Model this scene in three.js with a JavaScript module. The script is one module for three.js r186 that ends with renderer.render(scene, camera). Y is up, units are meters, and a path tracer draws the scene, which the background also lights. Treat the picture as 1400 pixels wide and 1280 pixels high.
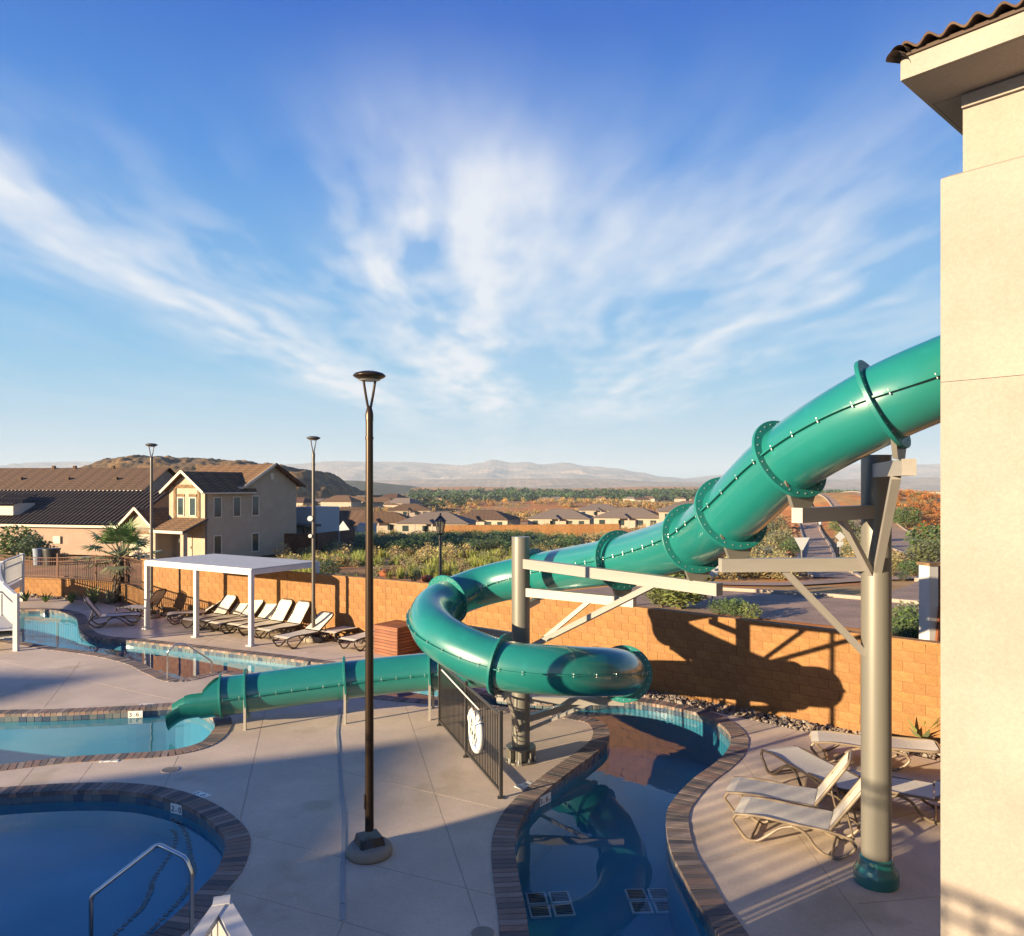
import * as THREE from 'three';
import { mergeGeometries, mergeVertices, toCreasedNormals } from 'three/addons/utils/BufferGeometryUtils.js';
import { MarchingCubes } from 'three/addons/objects/MarchingCubes.js';
import { Brush, Evaluator, SUBTRACTION } from 'three-bvh-csg';

// ---------------------------------------------------------------- camera, sky, sun, exposure
const scene = new THREE.Scene();
const F = 1050, HOR = 662, CX = 700, EYE = 5;            // focal length and horizon in photograph pixels, eye height in metres
const camera = new THREE.PerspectiveCamera(2 * Math.atan(640 / F) * 180 / Math.PI, 1400 / 1280, 0.1, 30000);
camera.position.set(0, EYE, 0);
camera.lookAt(0, EYE, -10);
camera.setViewOffset(1400, 1280, 0, -22, 1400, 1280);
const EXPOSURE = 3.2;
const SUN_AZ = 57.5 * Math.PI / 180, SUN_EL = 10.5 * Math.PI / 180;
const sunDir = new THREE.Vector3(-Math.sin(SUN_AZ) * Math.cos(SUN_EL), Math.sin(SUN_EL), Math.cos(SUN_AZ) * Math.cos(SUN_EL));
const sun = new THREE.DirectionalLight(new THREE.Color().setRGB(1.0, 0.80, 0.53), 5);
sun.target.position.set(0, 0, -15); sun.position.copy(sunDir).multiplyScalar(120).add(sun.target.position);
sun.castShadow = true; sun.shadow.mapSize.set(4096, 4096);
Object.assign(sun.shadow.camera, { left: -70, right: 70, top: 60, bottom: -60, near: 1, far: 400 });
scene.add(sun, sun.target);

// seeded random numbers and noise
function rng(seed) { let a = seed >>> 0; return () => { a = (a + 0x6D2B79F5) | 0; let t = Math.imul(a ^ (a >>> 15), 1 | a); t = (t + Math.imul(t ^ (t >>> 7), 61 | t)) ^ t; return ((t ^ (t >>> 14)) >>> 0) / 4294967296; }; }
const R = rng(20260);
const rr = (a, b) => a + (b - a) * R();
function hash2(i, j, s = 0) { let h = Math.imul(i | 0, 374761393) + Math.imul(j | 0, 668265263) + Math.imul(s | 0, 974711) | 0; h = Math.imul(h ^ (h >>> 13), 1274126177); return ((h ^ (h >>> 16)) >>> 0) / 4294967296; }
function vnoise(x, y, per = 0, s = 0) {
  const i = Math.floor(x), j = Math.floor(y), fx = x - i, fy = y - j, u = fx * fx * (3 - 2 * fx), v = fy * fy * (3 - 2 * fy);
  const w = (a) => per ? ((a % per) + per) % per : a;
  const a = hash2(w(i), w(j), s), b = hash2(w(i + 1), w(j), s), c = hash2(w(i), w(j + 1), s), d = hash2(w(i + 1), w(j + 1), s);
  return a + (b - a) * u + (c - a) * v + (a - b - c + d) * u * v;
}
function fbm(x, y, oct = 4, per = 0, s = 0) { let r = 0, a = 0.5, n = 0; for (let o = 0; o < oct; o++) { r += a * vnoise(x, y, per, s + o * 17); n += a; a *= 0.5; x *= 2; y *= 2; per *= 2; } return r / n; }
const clamp = (x, a = 0, b = 1) => Math.min(b, Math.max(a, x));
const sstep = (a, b, x) => { const t = clamp((x - a) / (b - a)); return t * t * (3 - 2 * t); };
const mix = (a, b, t) => a + (b - a) * t;

// sky: evening blue with wind-drawn cirrus, the same all round
function makeSky() {
  const w = 3072, h = 1536, data = new Float32Array(w * h * 4);
  const stops = [[0, .60, .72, .78], [3, .47, .67, .80], [8, .235, .54, .80], [14, .105, .41, .79], [22, .048, .27, .73], [31, .020, .145, .60], [50, .014, .105, .47], [90, .011, .08, .38]];
  const dirx = 0, dirz = -1;
  for (let j = 0; j < h; j++) {
    const el = ((j + 0.5) / h - 0.5) * Math.PI, eld = el * 180 / Math.PI;
    let k = 0; while (k < stops.length - 2 && eld > stops[k + 1][0]) k++;
    const t = clamp((eld - stops[k][0]) / (stops[k + 1][0] - stops[k][0]));
    const base = [1, 2, 3].map((c) => mix(stops[k][c], stops[k + 1][c], t));
    for (let i = 0; i < w; i++) {
      const o = (j * w + i) * 4, az = ((i + 0.5) / w - 0.5) * 2 * Math.PI;
      let c0 = base[0], c1 = base[1], c2 = base[2];
      if (eld > 0.2) {
        const y = Math.max(Math.sin(el), 0.045), x = Math.cos(el) * Math.cos(az) / y, z = Math.cos(el) * Math.sin(az) / y;
        const a = x * dirx + z * dirz, b = x * -dirz + z * dirx, rad = Math.hypot(x, z);
        const wob = (fbm(a * 0.55 + 9, b * 0.55 + 3, 3, 0, 5) - 0.5) * 0.62;
        const bw = b + wob;
        const broad = fbm(a * 0.26 + 31.3, bw * 0.8 + 12.7, 3, 0, 11);
        const streak = fbm(a * 0.62 + 4, bw * 3.4 + 40, 5, 0, 23);
        const fine = fbm(a * 2.4, bw * 9.5, 6, 0, 47), puff = fbm(a * 3.1 + 7, b * 5.2, 6, 0, 61);
        // a bright drawn-out bank, a broad pale one beside it, a veil, and thin streaks elsewhere
        const bank = Math.exp(-((bw + 1.6) ** 2) / 0.20) * 0.85 + Math.exp(-((bw + 0.40) ** 2) / 0.26) * 0.92 + Math.exp(-((bw - 1.25) ** 2) / 1.7) * 0.66;
        const far = sstep(1.7, 3.3, rad + (broad - .5) * 1.5) * (1 - 0.7 * sstep(7.5, 15, rad));
        let d = clamp((broad * 0.50 + streak * 0.60 + fine * 0.34 + puff * 0.30 - 0.68) * 1.9, 0, 1.3) * (0.16 + bank) * far;
        d = clamp(d + bank * far * 0.34 * (0.35 + streak), 0, 1);
        const cl = [0.86, 0.885, 0.93], q = clamp(d * 0.95, 0, 0.93);
        c0 = mix(c0, cl[0], q); c1 = mix(c1, cl[1], q); c2 = mix(c2, cl[2], q);
      }
      data[o] = c0 / EXPOSURE; data[o + 1] = c1 / EXPOSURE; data[o + 2] = c2 / EXPOSURE; data[o + 3] = 1;
    }
  }
  const tx = new THREE.DataTexture(data, w, h, THREE.RGBAFormat, THREE.FloatType);
  tx.mapping = THREE.EquirectangularReflectionMapping; tx.magFilter = tx.minFilter = THREE.LinearFilter; tx.wrapS = THREE.RepeatWrapping; tx.needsUpdate = true;
  return tx;
}
scene.background = makeSky();
scene.environment = scene.background;

const renderer = new THREE.WebGLRenderer({ antialias: true });
renderer.setSize(1024, 936);
renderer.toneMapping = THREE.LinearToneMapping;
renderer.toneMappingExposure = EXPOSURE;
renderer.shadowMap.enabled = true;

// ---------------------------------------------------------------- helpers
const V = (x, y, z) => new THREE.Vector3(x, y, z);
// a place on level ground (height y) and a place at a given depth, surveyed from the photograph
const g = (px, py, y = 0) => { const d = (EYE - y) * F / (py - HOR); return V((px - CX) / F * d, y, -d); };
const at = (px, py, d) => V((px - CX) / F * d, EYE - (py - HOR) / F * d, -d);
const used = new Map();
function numbered(name) { const n = used.get(name) || 0; used.set(name, n + 1); return n ? `${name}_${String(n).padStart(3, '0')}` : name; }
function flag(o) { o.traverse((m) => { if (m.isMesh) { m.castShadow = true; m.receiveShadow = true; } }); return o; }
function thing(name, label, category, pos = V(0, 0, 0), turn = 0, group) {
  const o = new THREE.Group(); o.name = numbered(name); o.position.copy(pos); o.rotation.y = turn;
  o.userData = { label, category }; if (group) o.userData.group = group; scene.add(o); return o;
}
function single(name, label, category, geo, mat, pos, turn = 0, group) {
  const o = new THREE.Mesh(geo, mat); o.name = numbered(name); if (pos) o.position.copy(pos); o.rotation.y = turn;
  o.userData = { label, category }; if (group) o.userData.group = group; o.castShadow = o.receiveShadow = true; scene.add(o); return o;
}
function part(name, geo, mat, parent, stuff) { const m = new THREE.Mesh(geo, mat); m.name = name; m.castShadow = m.receiveShadow = true; if (stuff) m.userData.kind = 'stuff'; parent.add(m); return m; }
function setting(name, geo, mat, label) { const m = new THREE.Mesh(geo, mat); m.name = numbered(name); m.userData = { kind: 'structure', label, category: name.split('_').pop() }; m.castShadow = m.receiveShadow = true; scene.add(m); return m; }
function copyOf(o, pos, turn = 0, scale = 1, label) { const c = o.clone(); c.name = numbered(o.name.replace(/_\d{3}$/, '')); c.position.copy(pos); c.rotation.y = turn; if (typeof scale === 'number') c.scale.setScalar(scale); else c.scale.copy(scale); c.userData = { ...o.userData }; if (label) c.userData.label = label; scene.add(c); return c; }

const flatten = (list) => mergeGeometries(list.map((q) => { const n = q.index ? q.toNonIndexed() : q; for (const k of Object.keys(n.attributes)) if (!['position', 'normal', 'uv'].includes(k)) n.deleteAttribute(k); return n; }));
// box with uv in metres
function box(w, h, d, x = 0, y = 0, z = 0, ry = 0, rx = 0, rz = 0) {
  const b = new THREE.BoxGeometry(w, h, d), uv = b.attributes.uv, dims = [[d, h], [d, h], [w, d], [w, d], [w, h], [w, h]];
  for (let f = 0; f < 6; f++) for (let k = 0; k < 4; k++) uv.setXY(f * 4 + k, uv.getX(f * 4 + k) * dims[f][0], uv.getY(f * 4 + k) * dims[f][1]);
  if (rz) b.rotateZ(rz); if (rx) b.rotateX(rx); if (ry) b.rotateY(ry); b.translate(x, y, z); return b;
}
// bar of square section between two points
function bar(a, b, w, h = w) {
  const d = b.clone().sub(a), L = d.length(), q = new THREE.BoxGeometry(w, h, L);
  const zx = d.clone().normalize(), up = Math.abs(zx.y) > 0.98 ? V(1, 0, 0) : V(0, 1, 0), xx = up.clone().cross(zx).normalize(), yy = zx.clone().cross(xx);
  q.applyMatrix4(new THREE.Matrix4().makeBasis(xx, yy, zx).setPosition(a.clone().add(b).multiplyScalar(0.5))); return q;
}
function rod(a, b, r0, r1 = r0, n = 10) {
  const d = b.clone().sub(a), q = new THREE.CylinderGeometry(r1, r0, d.length(), n);
  q.applyQuaternion(new THREE.Quaternion().setFromUnitVectors(V(0, 1, 0), d.clone().normalize())); q.translate((a.x + b.x) / 2, (a.y + b.y) / 2, (a.z + b.z) / 2); return q;
}
function tube(pts, r, seg = 24, rad = 8, closed = false) { return new THREE.TubeGeometry(new THREE.CatmullRomCurve3(pts, closed, 'centripetal'), seg, r, rad, closed); }
function bent(pts, r, rad = 8, fillet = 0.08) {           // pipe with rounded corners
  const path = new THREE.CurvePath();
  let prev = pts[0];
  for (let i = 1; i < pts.length - 1; i++) {
    const a = pts[i].clone().add(pts[i - 1].clone().sub(pts[i]).setLength(fillet)), b = pts[i].clone().add(pts[i + 1].clone().sub(pts[i]).setLength(fillet));
    path.add(new THREE.LineCurve3(prev, a)); path.add(new THREE.QuadraticBezierCurve3(a, pts[i], b)); prev = b;
  }
  path.add(new THREE.LineCurve3(prev, pts[pts.length - 1]));
  return new THREE.TubeGeometry(path, 18 * pts.length, r, rad);
}
// flat polygon on the ground, points [x, z], uv in metres
function sheet(pts, y) { const s = new THREE.Shape(pts.map(([x, z]) => new THREE.Vector2(x, -z))); const q = new THREE.ShapeGeometry(s); q.rotateX(-Math.PI / 2); q.translate(0, y, 0); return q; }
function slab(pts, y0, y1, holes = []) { const s = new THREE.Shape(pts.map(([x, z]) => new THREE.Vector2(x, -z))); for (const h of holes) s.holes.push(new THREE.Path(h.map(([x, z]) => new THREE.Vector2(x, -z)))); const q = new THREE.ExtrudeGeometry(s, { depth: y1 - y0, bevelEnabled: false, steps: 1 }); q.rotateX(-Math.PI / 2); q.translate(0, y0, 0); return q; }
function quads(list) {                                   // list of [a,b,c,d] Vector3, counter-clockwise; planar uv in metres
  const p = [], uv = [];
  for (const [a, b, c, d] of list) {
    const ex = b.clone().sub(a), L = ex.length() || 1; ex.divideScalar(L); const n = ex.clone().cross(d.clone().sub(a)).normalize(), ey = n.clone().cross(ex);
    const m = (v) => { const r = v.clone().sub(a); return [r.dot(ex), r.dot(ey)]; };
    for (const v of [a, b, c, a, c, d]) { p.push(v.x, v.y, v.z); uv.push(...m(v)); }
  }
  const q = new THREE.BufferGeometry(); q.setAttribute('position', new THREE.Float32BufferAttribute(p, 3)); q.setAttribute('uv', new THREE.Float32BufferAttribute(uv, 2)); q.computeVertexNormals(); return q;
}

// ---------------------------------------------------------------- procedural materials
function tex(size, fn, srgb = true, rep = 1) {
  const d = new Uint8Array(size * size * 4);
  for (let j = 0; j < size; j++) for (let i = 0; i < size; i++) { const c = fn(i / size, j / size), o = (j * size + i) * 4; d[o] = clamp(c[0]) * 255; d[o + 1] = clamp(c[1]) * 255; d[o + 2] = clamp(c[2]) * 255; d[o + 3] = 255; }
  const t = new THREE.DataTexture(d, size, size, THREE.RGBAFormat); t.wrapS = t.wrapT = THREE.RepeatWrapping; t.magFilter = THREE.LinearFilter; t.minFilter = THREE.LinearMipmapLinearFilter; t.generateMipmaps = true; t.repeat.set(rep, rep); if (srgb) t.colorSpace = THREE.SRGBColorSpace; t.needsUpdate = true; return t;
}
const gray = (v) => [v, v, v];
const concreteTex = tex(1024, (u, v) => {
  const big = fbm(u * 5, v * 5, 4, 5, 1), mid = fbm(u * 24, v * 24, 3, 24, 2), grain = vnoise(u * 420, v * 420, 420, 3), stain = sstep(0.60, 0.74, fbm(u * 9 + 3, v * 9, 4, 9, 8)), streak = fbm(u * 8, v * 90, 3, 0, 12);
  const t = 0.90 + (big - .5) * .20 + (mid - .5) * .08 + (grain - .5) * .05 - stain * .07;
  return [t + .015 * (streak - .5), t - .004, t - .015 - stain * .02];
}, true, 1 / 9);
const concreteBump = tex(512, (u, v) => gray(fbm(u * 60, v * 60, 3, 60, 4) * .6 + vnoise(u * 250, v * 250, 250, 9) * .4), false, 1 / 1.3);
const stuccoBump = tex(512, (u, v) => gray(fbm(u * 44, v * 44, 4, 44, 14)), false, 1 / 0.8);
const stuccoTex = tex(512, (u, v) => { const t = .93 + (fbm(u * 6, v * 6, 5, 6, 15) - .5) * .12 + (vnoise(u * 200, v * 200, 200, 5) - .5) * .05; return [t, t, t * .99]; }, true, 1 / 3.1);
const blockTex = tex(512, (u, v) => { const t = .88 + (fbm(u * 9, v * 9, 4, 9, 25) - .5) * .22 + (vnoise(u * 180, v * 180, 180, 26) - .5) * .22; return [t, t * .99, t * .97]; }, true, 1 / 1.7);
const asphaltTex = tex(512, (u, v) => { const t = .80 + (fbm(u * 6, v * 6, 4, 6, 31) - .5) * .25 + (vnoise(u * 240, v * 240, 240, 32) - .5) * .28; return gray(t); }, true, 1 / 5);
const woodTex = tex(512, (u, v) => { const n = fbm(u * 3, v * 40, 4, 0, 41), t = .72 + (n - .5) * .5 + (fbm(u * 20, v * 200, 2, 0, 42) - .5) * .15; return [t, t * .93, t * .85]; }, true, 1 / 1.1);
const soilTex = tex(1024, (u, v) => { const t = .82 + (fbm(u * 8, v * 8, 5, 8, 51) - .5) * .35 + (vnoise(u * 300, v * 300, 300, 52) - .5) * .18; return [t, t * .97, t * .94]; }, true, 1 / 14);
const rockTex = tex(512, (u, v) => { const t = .78 + (fbm(u * 10, v * 10, 5, 10, 61) - .5) * .55; return [t, t * .98, t * .95]; }, true, 1 / 1.3);
const paintTex = tex(256, (u, v) => { const t = .95 + (fbm(u * 5, v * 5, 4, 5, 71) - .5) * .10; return gray(t); }, true, 1 / 2);
const gelTex = tex(512, (u, v) => { const s = sstep(.62, .8, fbm(u * 12 + 5, v * 12, 4, 12, 73)), t = .93 + (fbm(u * 4, v * 4, 4, 4, 72) - .5) * .14 + s * .05; return [t, t, t]; }, true, 1 / 2.5);
const waterBump = tex(512, (u, v) => gray(fbm(u * 7, v * 7, 3, 7, 81) * .8 + fbm(u * 22, v * 22, 2, 22, 82) * .2), false, 1 / 4.5);
const plasterTex = tex(512, (u, v) => { const t = .92 + (fbm(u * 5, v * 5, 5, 5, 85) - .5) * .2; return [t, t, t]; }, true, 1 / 5);
const slingTex = tex(256, (u, v) => { const w = (Math.sin(u * Math.PI * 2 * 64) * Math.sin(v * Math.PI * 2 * 64)) * .05, t = .9 + w + (fbm(u * 6, v * 6, 3, 6, 91) - .5) * .12; return gray(t); }, true, 1 / .5);

function M(r, gg, b, o = {}) { const { phys, ...rest } = o; const m = new (phys ? THREE.MeshPhysicalMaterial : THREE.MeshStandardMaterial)({ roughness: 0.85, metalness: 0, ...rest }); m.color.setRGB(r, gg, b); return m; }
const mat = {
  deck: M(.71, .565, .435, { map: concreteTex, bumpMap: concreteBump, bumpScale: .0008, roughness: .82 }),
  plaster: M(.035, .25, .36, { map: plasterTex, roughness: .7 }),
  cream: M(.325, .275, .232, { map: stuccoTex, bumpMap: stuccoBump, bumpScale: .0016, roughness: .95 }),
  creamTrim: M(.33, .285, .24, { map: stuccoTex, roughness: .9 }),
  mortar: M(.25, .13, .055, { map: blockTex, roughness: 1 }),
  post: M(.10, .085, .07, { map: paintTex, roughness: .4, metalness: .25 }),
  column: M(.22, .205, .17, { map: paintTex, roughness: .38, metalness: .35 }),
  beam: M(.34, .31, .27, { map: paintTex, roughness: .42, metalness: .2 }),
  teal: M(.012, .18, .155, { map: gelTex, phys: true, roughness: .34, clearcoat: 1, clearcoatRoughness: .11, side: THREE.DoubleSide }),
  tealDark: M(.012, .18, .155, { map: gelTex, roughness: .4, side: THREE.DoubleSide }),
  steel: M(.62, .60, .56, { roughness: .18, metalness: 1 }),
  bolt: M(.60, .60, .58, { roughness: .35, metalness: .7 }),
  black: M(.018, .018, .018, { roughness: .45 }),
  iron: M(.045, .042, .04, { roughness: .4, metalness: .3 }),
  rust: M(.13, .05, .022, { roughness: .6 }),
  bronze: M(.055, .034, .02, { map: paintTex, roughness: .32, metalness: .65 }),
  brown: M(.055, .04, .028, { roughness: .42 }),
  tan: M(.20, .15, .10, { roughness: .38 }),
  sling: M(.74, .67, .54, { map: slingTex, roughness: .9, side: THREE.DoubleSide }),
  white: M(.56, .54, .51, { map: paintTex, roughness: .5 }),
  binGrey: M(.17, .21, .27, { roughness: .6 }),
  underlay: M(.075, .05, .035, { roughness: .9 }),
  rope: M(.72, .70, .64, { roughness: .9 }),
  rubber: M(.60, .59, .56, { roughness: .6 }),
  blueDot: M(.04, .12, .32, { roughness: .5 }),
  base: M(.34, .29, .23, { map: concreteTex, roughness: .95 }),
  asphalt: M(.50, .33, .235, { map: asphaltTex, roughness: .95 }),
  kerb: M(.40, .33, .27, { map: concreteTex, roughness: .95 }),
  path: M(.42, .28, .21, { map: concreteTex, roughness: .95 }),
  glass: M(.03, .045, .045, { roughness: .06, metalness: 0, phys: true, specularIntensity: 1 }),
  joint: M(.10, .085, .07, { roughness: 1 }),
  redwood: [M(.36, .125, .045, { map: woodTex, roughness: .6 }), M(.31, .10, .035, { map: woodTex, roughness: .6 }), M(.41, .15, .055, { map: woodTex, roughness: .6 })],
  block: [[.36, .18, .062], [.335, .165, .056], [.375, .19, .068], [.325, .158, .057], [.35, .175, .066]].map((c) => M(...c, { map: blockTex, bumpMap: concreteBump, bumpScale: .003, roughness: .95 })),
  paver: [[.27, .20, .165], [.19, .155, .14], [.35, .275, .23], [.13, .12, .12], [.31, .205, .16]].map((c) => M(...c, { map: blockTex, roughness: .85 })),
  tile: [[.07, .10, .13], [.095, .125, .14], [.16, .165, .155], [.05, .075, .11], [.12, .145, .14]].map((c) => M(...c, { roughness: .18, phys: true, clearcoat: .6, clearcoatRoughness: .1 })),
};
mat.water = new THREE.MeshPhysicalMaterial({ roughness: .0, transmission: 1, thickness: 0, ior: 1.33, bumpMap: waterBump, bumpScale: .003, side: THREE.DoubleSide }); mat.water.color.setRGB(.80, .94, .97);
// ---------------------------------------------------------------- terrain
const wallLine = [[16.6, -7.3], [12.4, -10.9], [8.13, -14.6], [3.2, -18.8], [-2.9, -23.6], [-8.1, -26.7], [-13.5, -29.9], [-17.4, -33.1], [-21.5, -34.5], [-30, -36], [-44, -37]];
const smoothWall = new THREE.CatmullRomCurve3(wallLine.map(([x, z]) => V(x, 0, z)), false, 'centripetal').getSpacedPoints(160);
const yardPoly = [...smoothWall.map((p) => [p.x, p.z]), [-44, 16], [16.6, 16]];
function inside(poly, x, z) { let c = false; for (let i = 0, j = poly.length - 1; i < poly.length; j = i++) { const [xi, zi] = poly[i], [xj, zj] = poly[j]; if ((zi > z) !== (zj > z) && x < (xj - xi) * (z - zi) / (zj - zi) + xi) c = !c; } return c; }
const prof = [[0, -.05], [34, -.05], [60, -.9], [110, -2.6], [150, -4.0], [228, -7], [400, -11], [700, -14.5], [1500, -23], [3000, -27], [9000, -30]];
function level(d) { let k = 0; while (k < prof.length - 2 && d > prof[k + 1][0]) k++; const t = clamp((d - prof[k][0]) / (prof[k + 1][0] - prof[k][0])); return mix(prof[k][1], prof[k + 1][1], t); }
const bump2 = (x, z, cx, cz, rx, rz, h) => h * Math.exp(-(((x - cx) / rx) ** 2) - (((z - cz) / rz) ** 2));
function T(x, z) {
  const d = Math.max(0, -z); let y = level(d);
  y += bump2(x, z, -30, -118, 34, 16, -1.6);                                   // dry wash behind the wall
  y += bump2(x, z, 62, -150, 26, 30, 5.2) + bump2(x, z, 95, -170, 40, 40, 5);   // orange bank beyond the far road
  y += bump2(x, z, 10, -430, 190, 70, 6.5) + bump2(x, z, -60, -330, 90, 40, 2.2);
  if (d > 180) y += (fbm(x * .01, z * .01, 3, 0, 3) - .5) * sstep(180, 420, d) * 5;
  y += bump2(x, z, 150, -1250, 420, 160, 9) + bump2(x, z, -170, -1900, 330, 240, 22) + bump2(x, z, 420, -2100, 380, 200, 22);
  return y;
}
const gT = (px, py) => { let y = 0, p; for (let i = 0; i < 60; i++) { p = g(px, py, y); y = mix(y, T(p.x, p.z), .5); } p.y = T(p.x, p.z); return p; };
function terrainGeo() {
  const zs = [], xs = (n) => n; const rows = [];
  let z = 22; while (z > -62) { rows.push(z); z -= .7; } while (z > -12000) { rows.push(z); z -= Math.max(.7, -z * .02 - .3); }
  const cols = 260, pos = [], col = [], uv = [], idx = [];
  rows.forEach((zz, j) => {
    const half = Math.max(52, -zz * 1.15 + 20);
    for (let i = 0; i <= cols; i++) {
      const t = i / cols * 2 - 1, x = half * t, inY = inside(yardPoly, x, zz);
      let near = false; if (inY) for (const p of smoothWall) if (Math.hypot(p.x - x, p.z - zz) < .85) { near = true; break; }
      const y = inY && !near ? -2.6 : (inY ? -.3 : T(x, zz)); pos.push(x, y, zz); uv.push(x, zz);
      const n = fbm(x * .06, zz * .06, 4, 0, 7), n2 = fbm(x * .4, zz * .4, 3, 0, 19), d = -zz;
      // red sand, pale gravel and dry grass lie in patches
      let c = [.70, .275, .07]; const gr = sstep(.46, .62, n * .7 + n2 * .3); c = [mix(c[0], .58, gr), mix(c[1], .36, gr), mix(c[2], .13, gr)];
      const pale = sstep(.55, .7, fbm(x * .02 + 5, zz * .02, 3, 0, 29)); c = [mix(c[0], .40, pale * .6), mix(c[1], .28, pale * .6), mix(c[2], .17, pale * .6)];
      col.push(...c);
    }
  });
  const W = cols + 1; for (let j = 0; j < rows.length - 1; j++) for (let i = 0; i < cols; i++) { const a = j * W + i; idx.push(a, a + 1, a + W + 1, a, a + W + 1, a + W); }
  const q = new THREE.BufferGeometry(); q.setAttribute('position', new THREE.Float32BufferAttribute(pos, 3)); q.setAttribute('color', new THREE.Float32BufferAttribute(col, 3)); q.setAttribute('uv', new THREE.Float32BufferAttribute(uv, 2)); q.setIndex(idx); q.computeVertexNormals(); return q;
}
setting('ground', terrainGeo(), M(1, 1, 1, { map: soilTex, vertexColors: true, roughness: 1, side: THREE.DoubleSide }), 'red desert soil with pale gravel patches');

// hills and mountains as height fields of their own
function heightField(x0, x1, z0, z1, nx, nz, h, colorFn) {
  const pos = [], col = [], uv = [], idx = [];
  for (let j = 0; j <= nz; j++) for (let i = 0; i <= nx; i++) { const x = mix(x0, x1, i / nx), z = mix(z0, z1, j / nz), y = h(x, z); pos.push(x, y, z); uv.push(x, z); col.push(...colorFn(x, z, y)); }
  const W = nx + 1; for (let j = 0; j < nz; j++) for (let i = 0; i < nx; i++) { const a = j * W + i; idx.push(a, a + W + 1, a + 1, a, a + W, a + W + 1); }
  const q = new THREE.BufferGeometry(); q.setAttribute('position', new THREE.Float32BufferAttribute(pos, 3)); q.setAttribute('color', new THREE.Float32BufferAttribute(col, 3)); q.setAttribute('uv', new THREE.Float32BufferAttribute(uv, 2)); q.setIndex(idx); q.computeVertexNormals(); return q;
}
const ridged = (x, y, o, s) => { let r = 0, a = .5, n = 0; for (let k = 0; k < o; k++) { r += a * (1 - Math.abs(2 * vnoise(x, y, 0, s + k) - 1)); n += a; a *= .5; x *= 2.03; y *= 2.03; } return r / n; };
const hillMat = M(1, 1, 1, { map: rockTex.clone(), vertexColors: true, roughness: 1, side: THREE.DoubleSide }); hillMat.map.repeat.set(1 / 60, 1 / 60);
// skyline heights read along the ridge: [photo x, photo y of the crest]
function crest(list, px) { let k = 0; while (k < list.length - 2 && px > list[k + 1][0]) k++; const t = clamp((px - list[k][0]) / (list[k + 1][0] - list[k][0])); return mix(list[k][1], list[k + 1][1], t * t * (3 - 2 * t)); }
function range(name, D, back, front, list, seed, low, high, label, base = -30) {
  const ridge = (x) => (HOR - crest(list, x / D * F + CX)) / F * D + EYE;
  const geo = heightField(-D * 1.0, D * 1.0, -(D + back), -(D - front), 420, 150, (x, z) => {
    const dz = -z - D, hh = ridge(x) - base, along = dz > 0 ? 1 - (dz / back) : 1 + dz / front, s = sstep(0, 1, clamp(along));
    const r = ridged(x / D * 11 + seed, z / D * 26, 5, seed), f = ridged(x / D * 34 + seed, z / D * 80, 4, seed + 9);
    return base + hh * (s ** 1.15) * (1 - (1 - s) * .55 * (1 - r) * 1.6) + (f - .62) * hh * .34 * Math.sin(Math.PI * clamp(s) * .92) + (r - .6) * hh * .16 * s;
  }, (x, z, y) => { const n = fbm(x / D * 26, z / D * 60, 4, 0, seed + 3), t = sstep(.35, .66, n); return low.map((c, i) => mix(c, high[i], t * .85)); });
  return setting(name, geo, hillMat, label);
}
range('mountain_range', 9500, 3200, 3900, [[-800, 650], [-100, 648], [30, 638], [100, 632], [200, 632], [330, 640], [400, 636], [470, 631], [560, 633], [640, 637], [662, 634], [672, 630], [700, 634], [720, 633], [742, 636], [770, 634], [800, 639], [830, 641], [860, 646], [890, 652], [930, 655], [990, 650], [1060, 645], [1130, 640], [1190, 634], [1240, 637], [1300, 634], [1400, 632], [2200, 640]], 5, [.56, .40, .30], [.24, .21, .20], 'hazy mountain range along the horizon');
range('foothill_range', 5200, 900, 1500, [[-800, 664], [200, 662], [400, 662], [520, 657], [600, 656], [700, 655], [800, 654], [900, 659], [1000, 661], [1100, 657], [1300, 653], [1400, 650], [2200, 655]], 15, [.56, .40, .28], [.30, .23, .17], 'pale foothills below the mountain range');
// rocky mesa behind the houses
{
  const D = 430, list = [[60, 705], [105, 668], [125, 638], [150, 626], [185, 622], [230, 625], [300, 629], [350, 633], [420, 645], [455, 662], [500, 708]];
  const geo = heightField(-300, -70, -600, -330, 200, 120, (x, z) => {
    const px = x / D * F + CX, hh = (HOR - crest(list, px)) / F * D + EYE + 14, dz = -z - D, s = sstep(0, 1, clamp(dz > 0 ? 1.25 - dz / 150 : 1.06 + dz / 85));
    return -15 + hh * s + (ridged(x * .05, z * .05, 5, 3) - .6) * 5 * s + (fbm(x * .3, z * .3, 3, 0, 5) - .5) * 2.4 * s;
  }, (x, z, y) => { const n = fbm(x * .12, z * .12, 4, 0, 77), t = sstep(.4, .62, n), v = hash2(x * 3, z * 3, 4); const c = [mix(.26, .40, t), mix(.17, .235, t), mix(.085, .09, t)]; return v > .72 ? c.map((q) => q * .5) : c; });
  setting('rocky_hill', geo, hillMat, 'rocky brown hill rising behind the houses');
}
// dark green low hill beyond the town
setting('green_hill', heightField(-900, 80, -2400, -1500, 120, 50, (x, z) => -30 + bump2(x, z, -420, -1900, 270, 300, 44) + (fbm(x * .01, z * .01, 3, 0, 9) - .5) * 6, (x, z) => { const n = fbm(x * .03, z * .03, 3, 0, 13); return [mix(.05, .12, n), mix(.065, .12, n), mix(.03, .06, n)]; }), hillMat, 'low dark green hill beyond the town');

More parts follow.
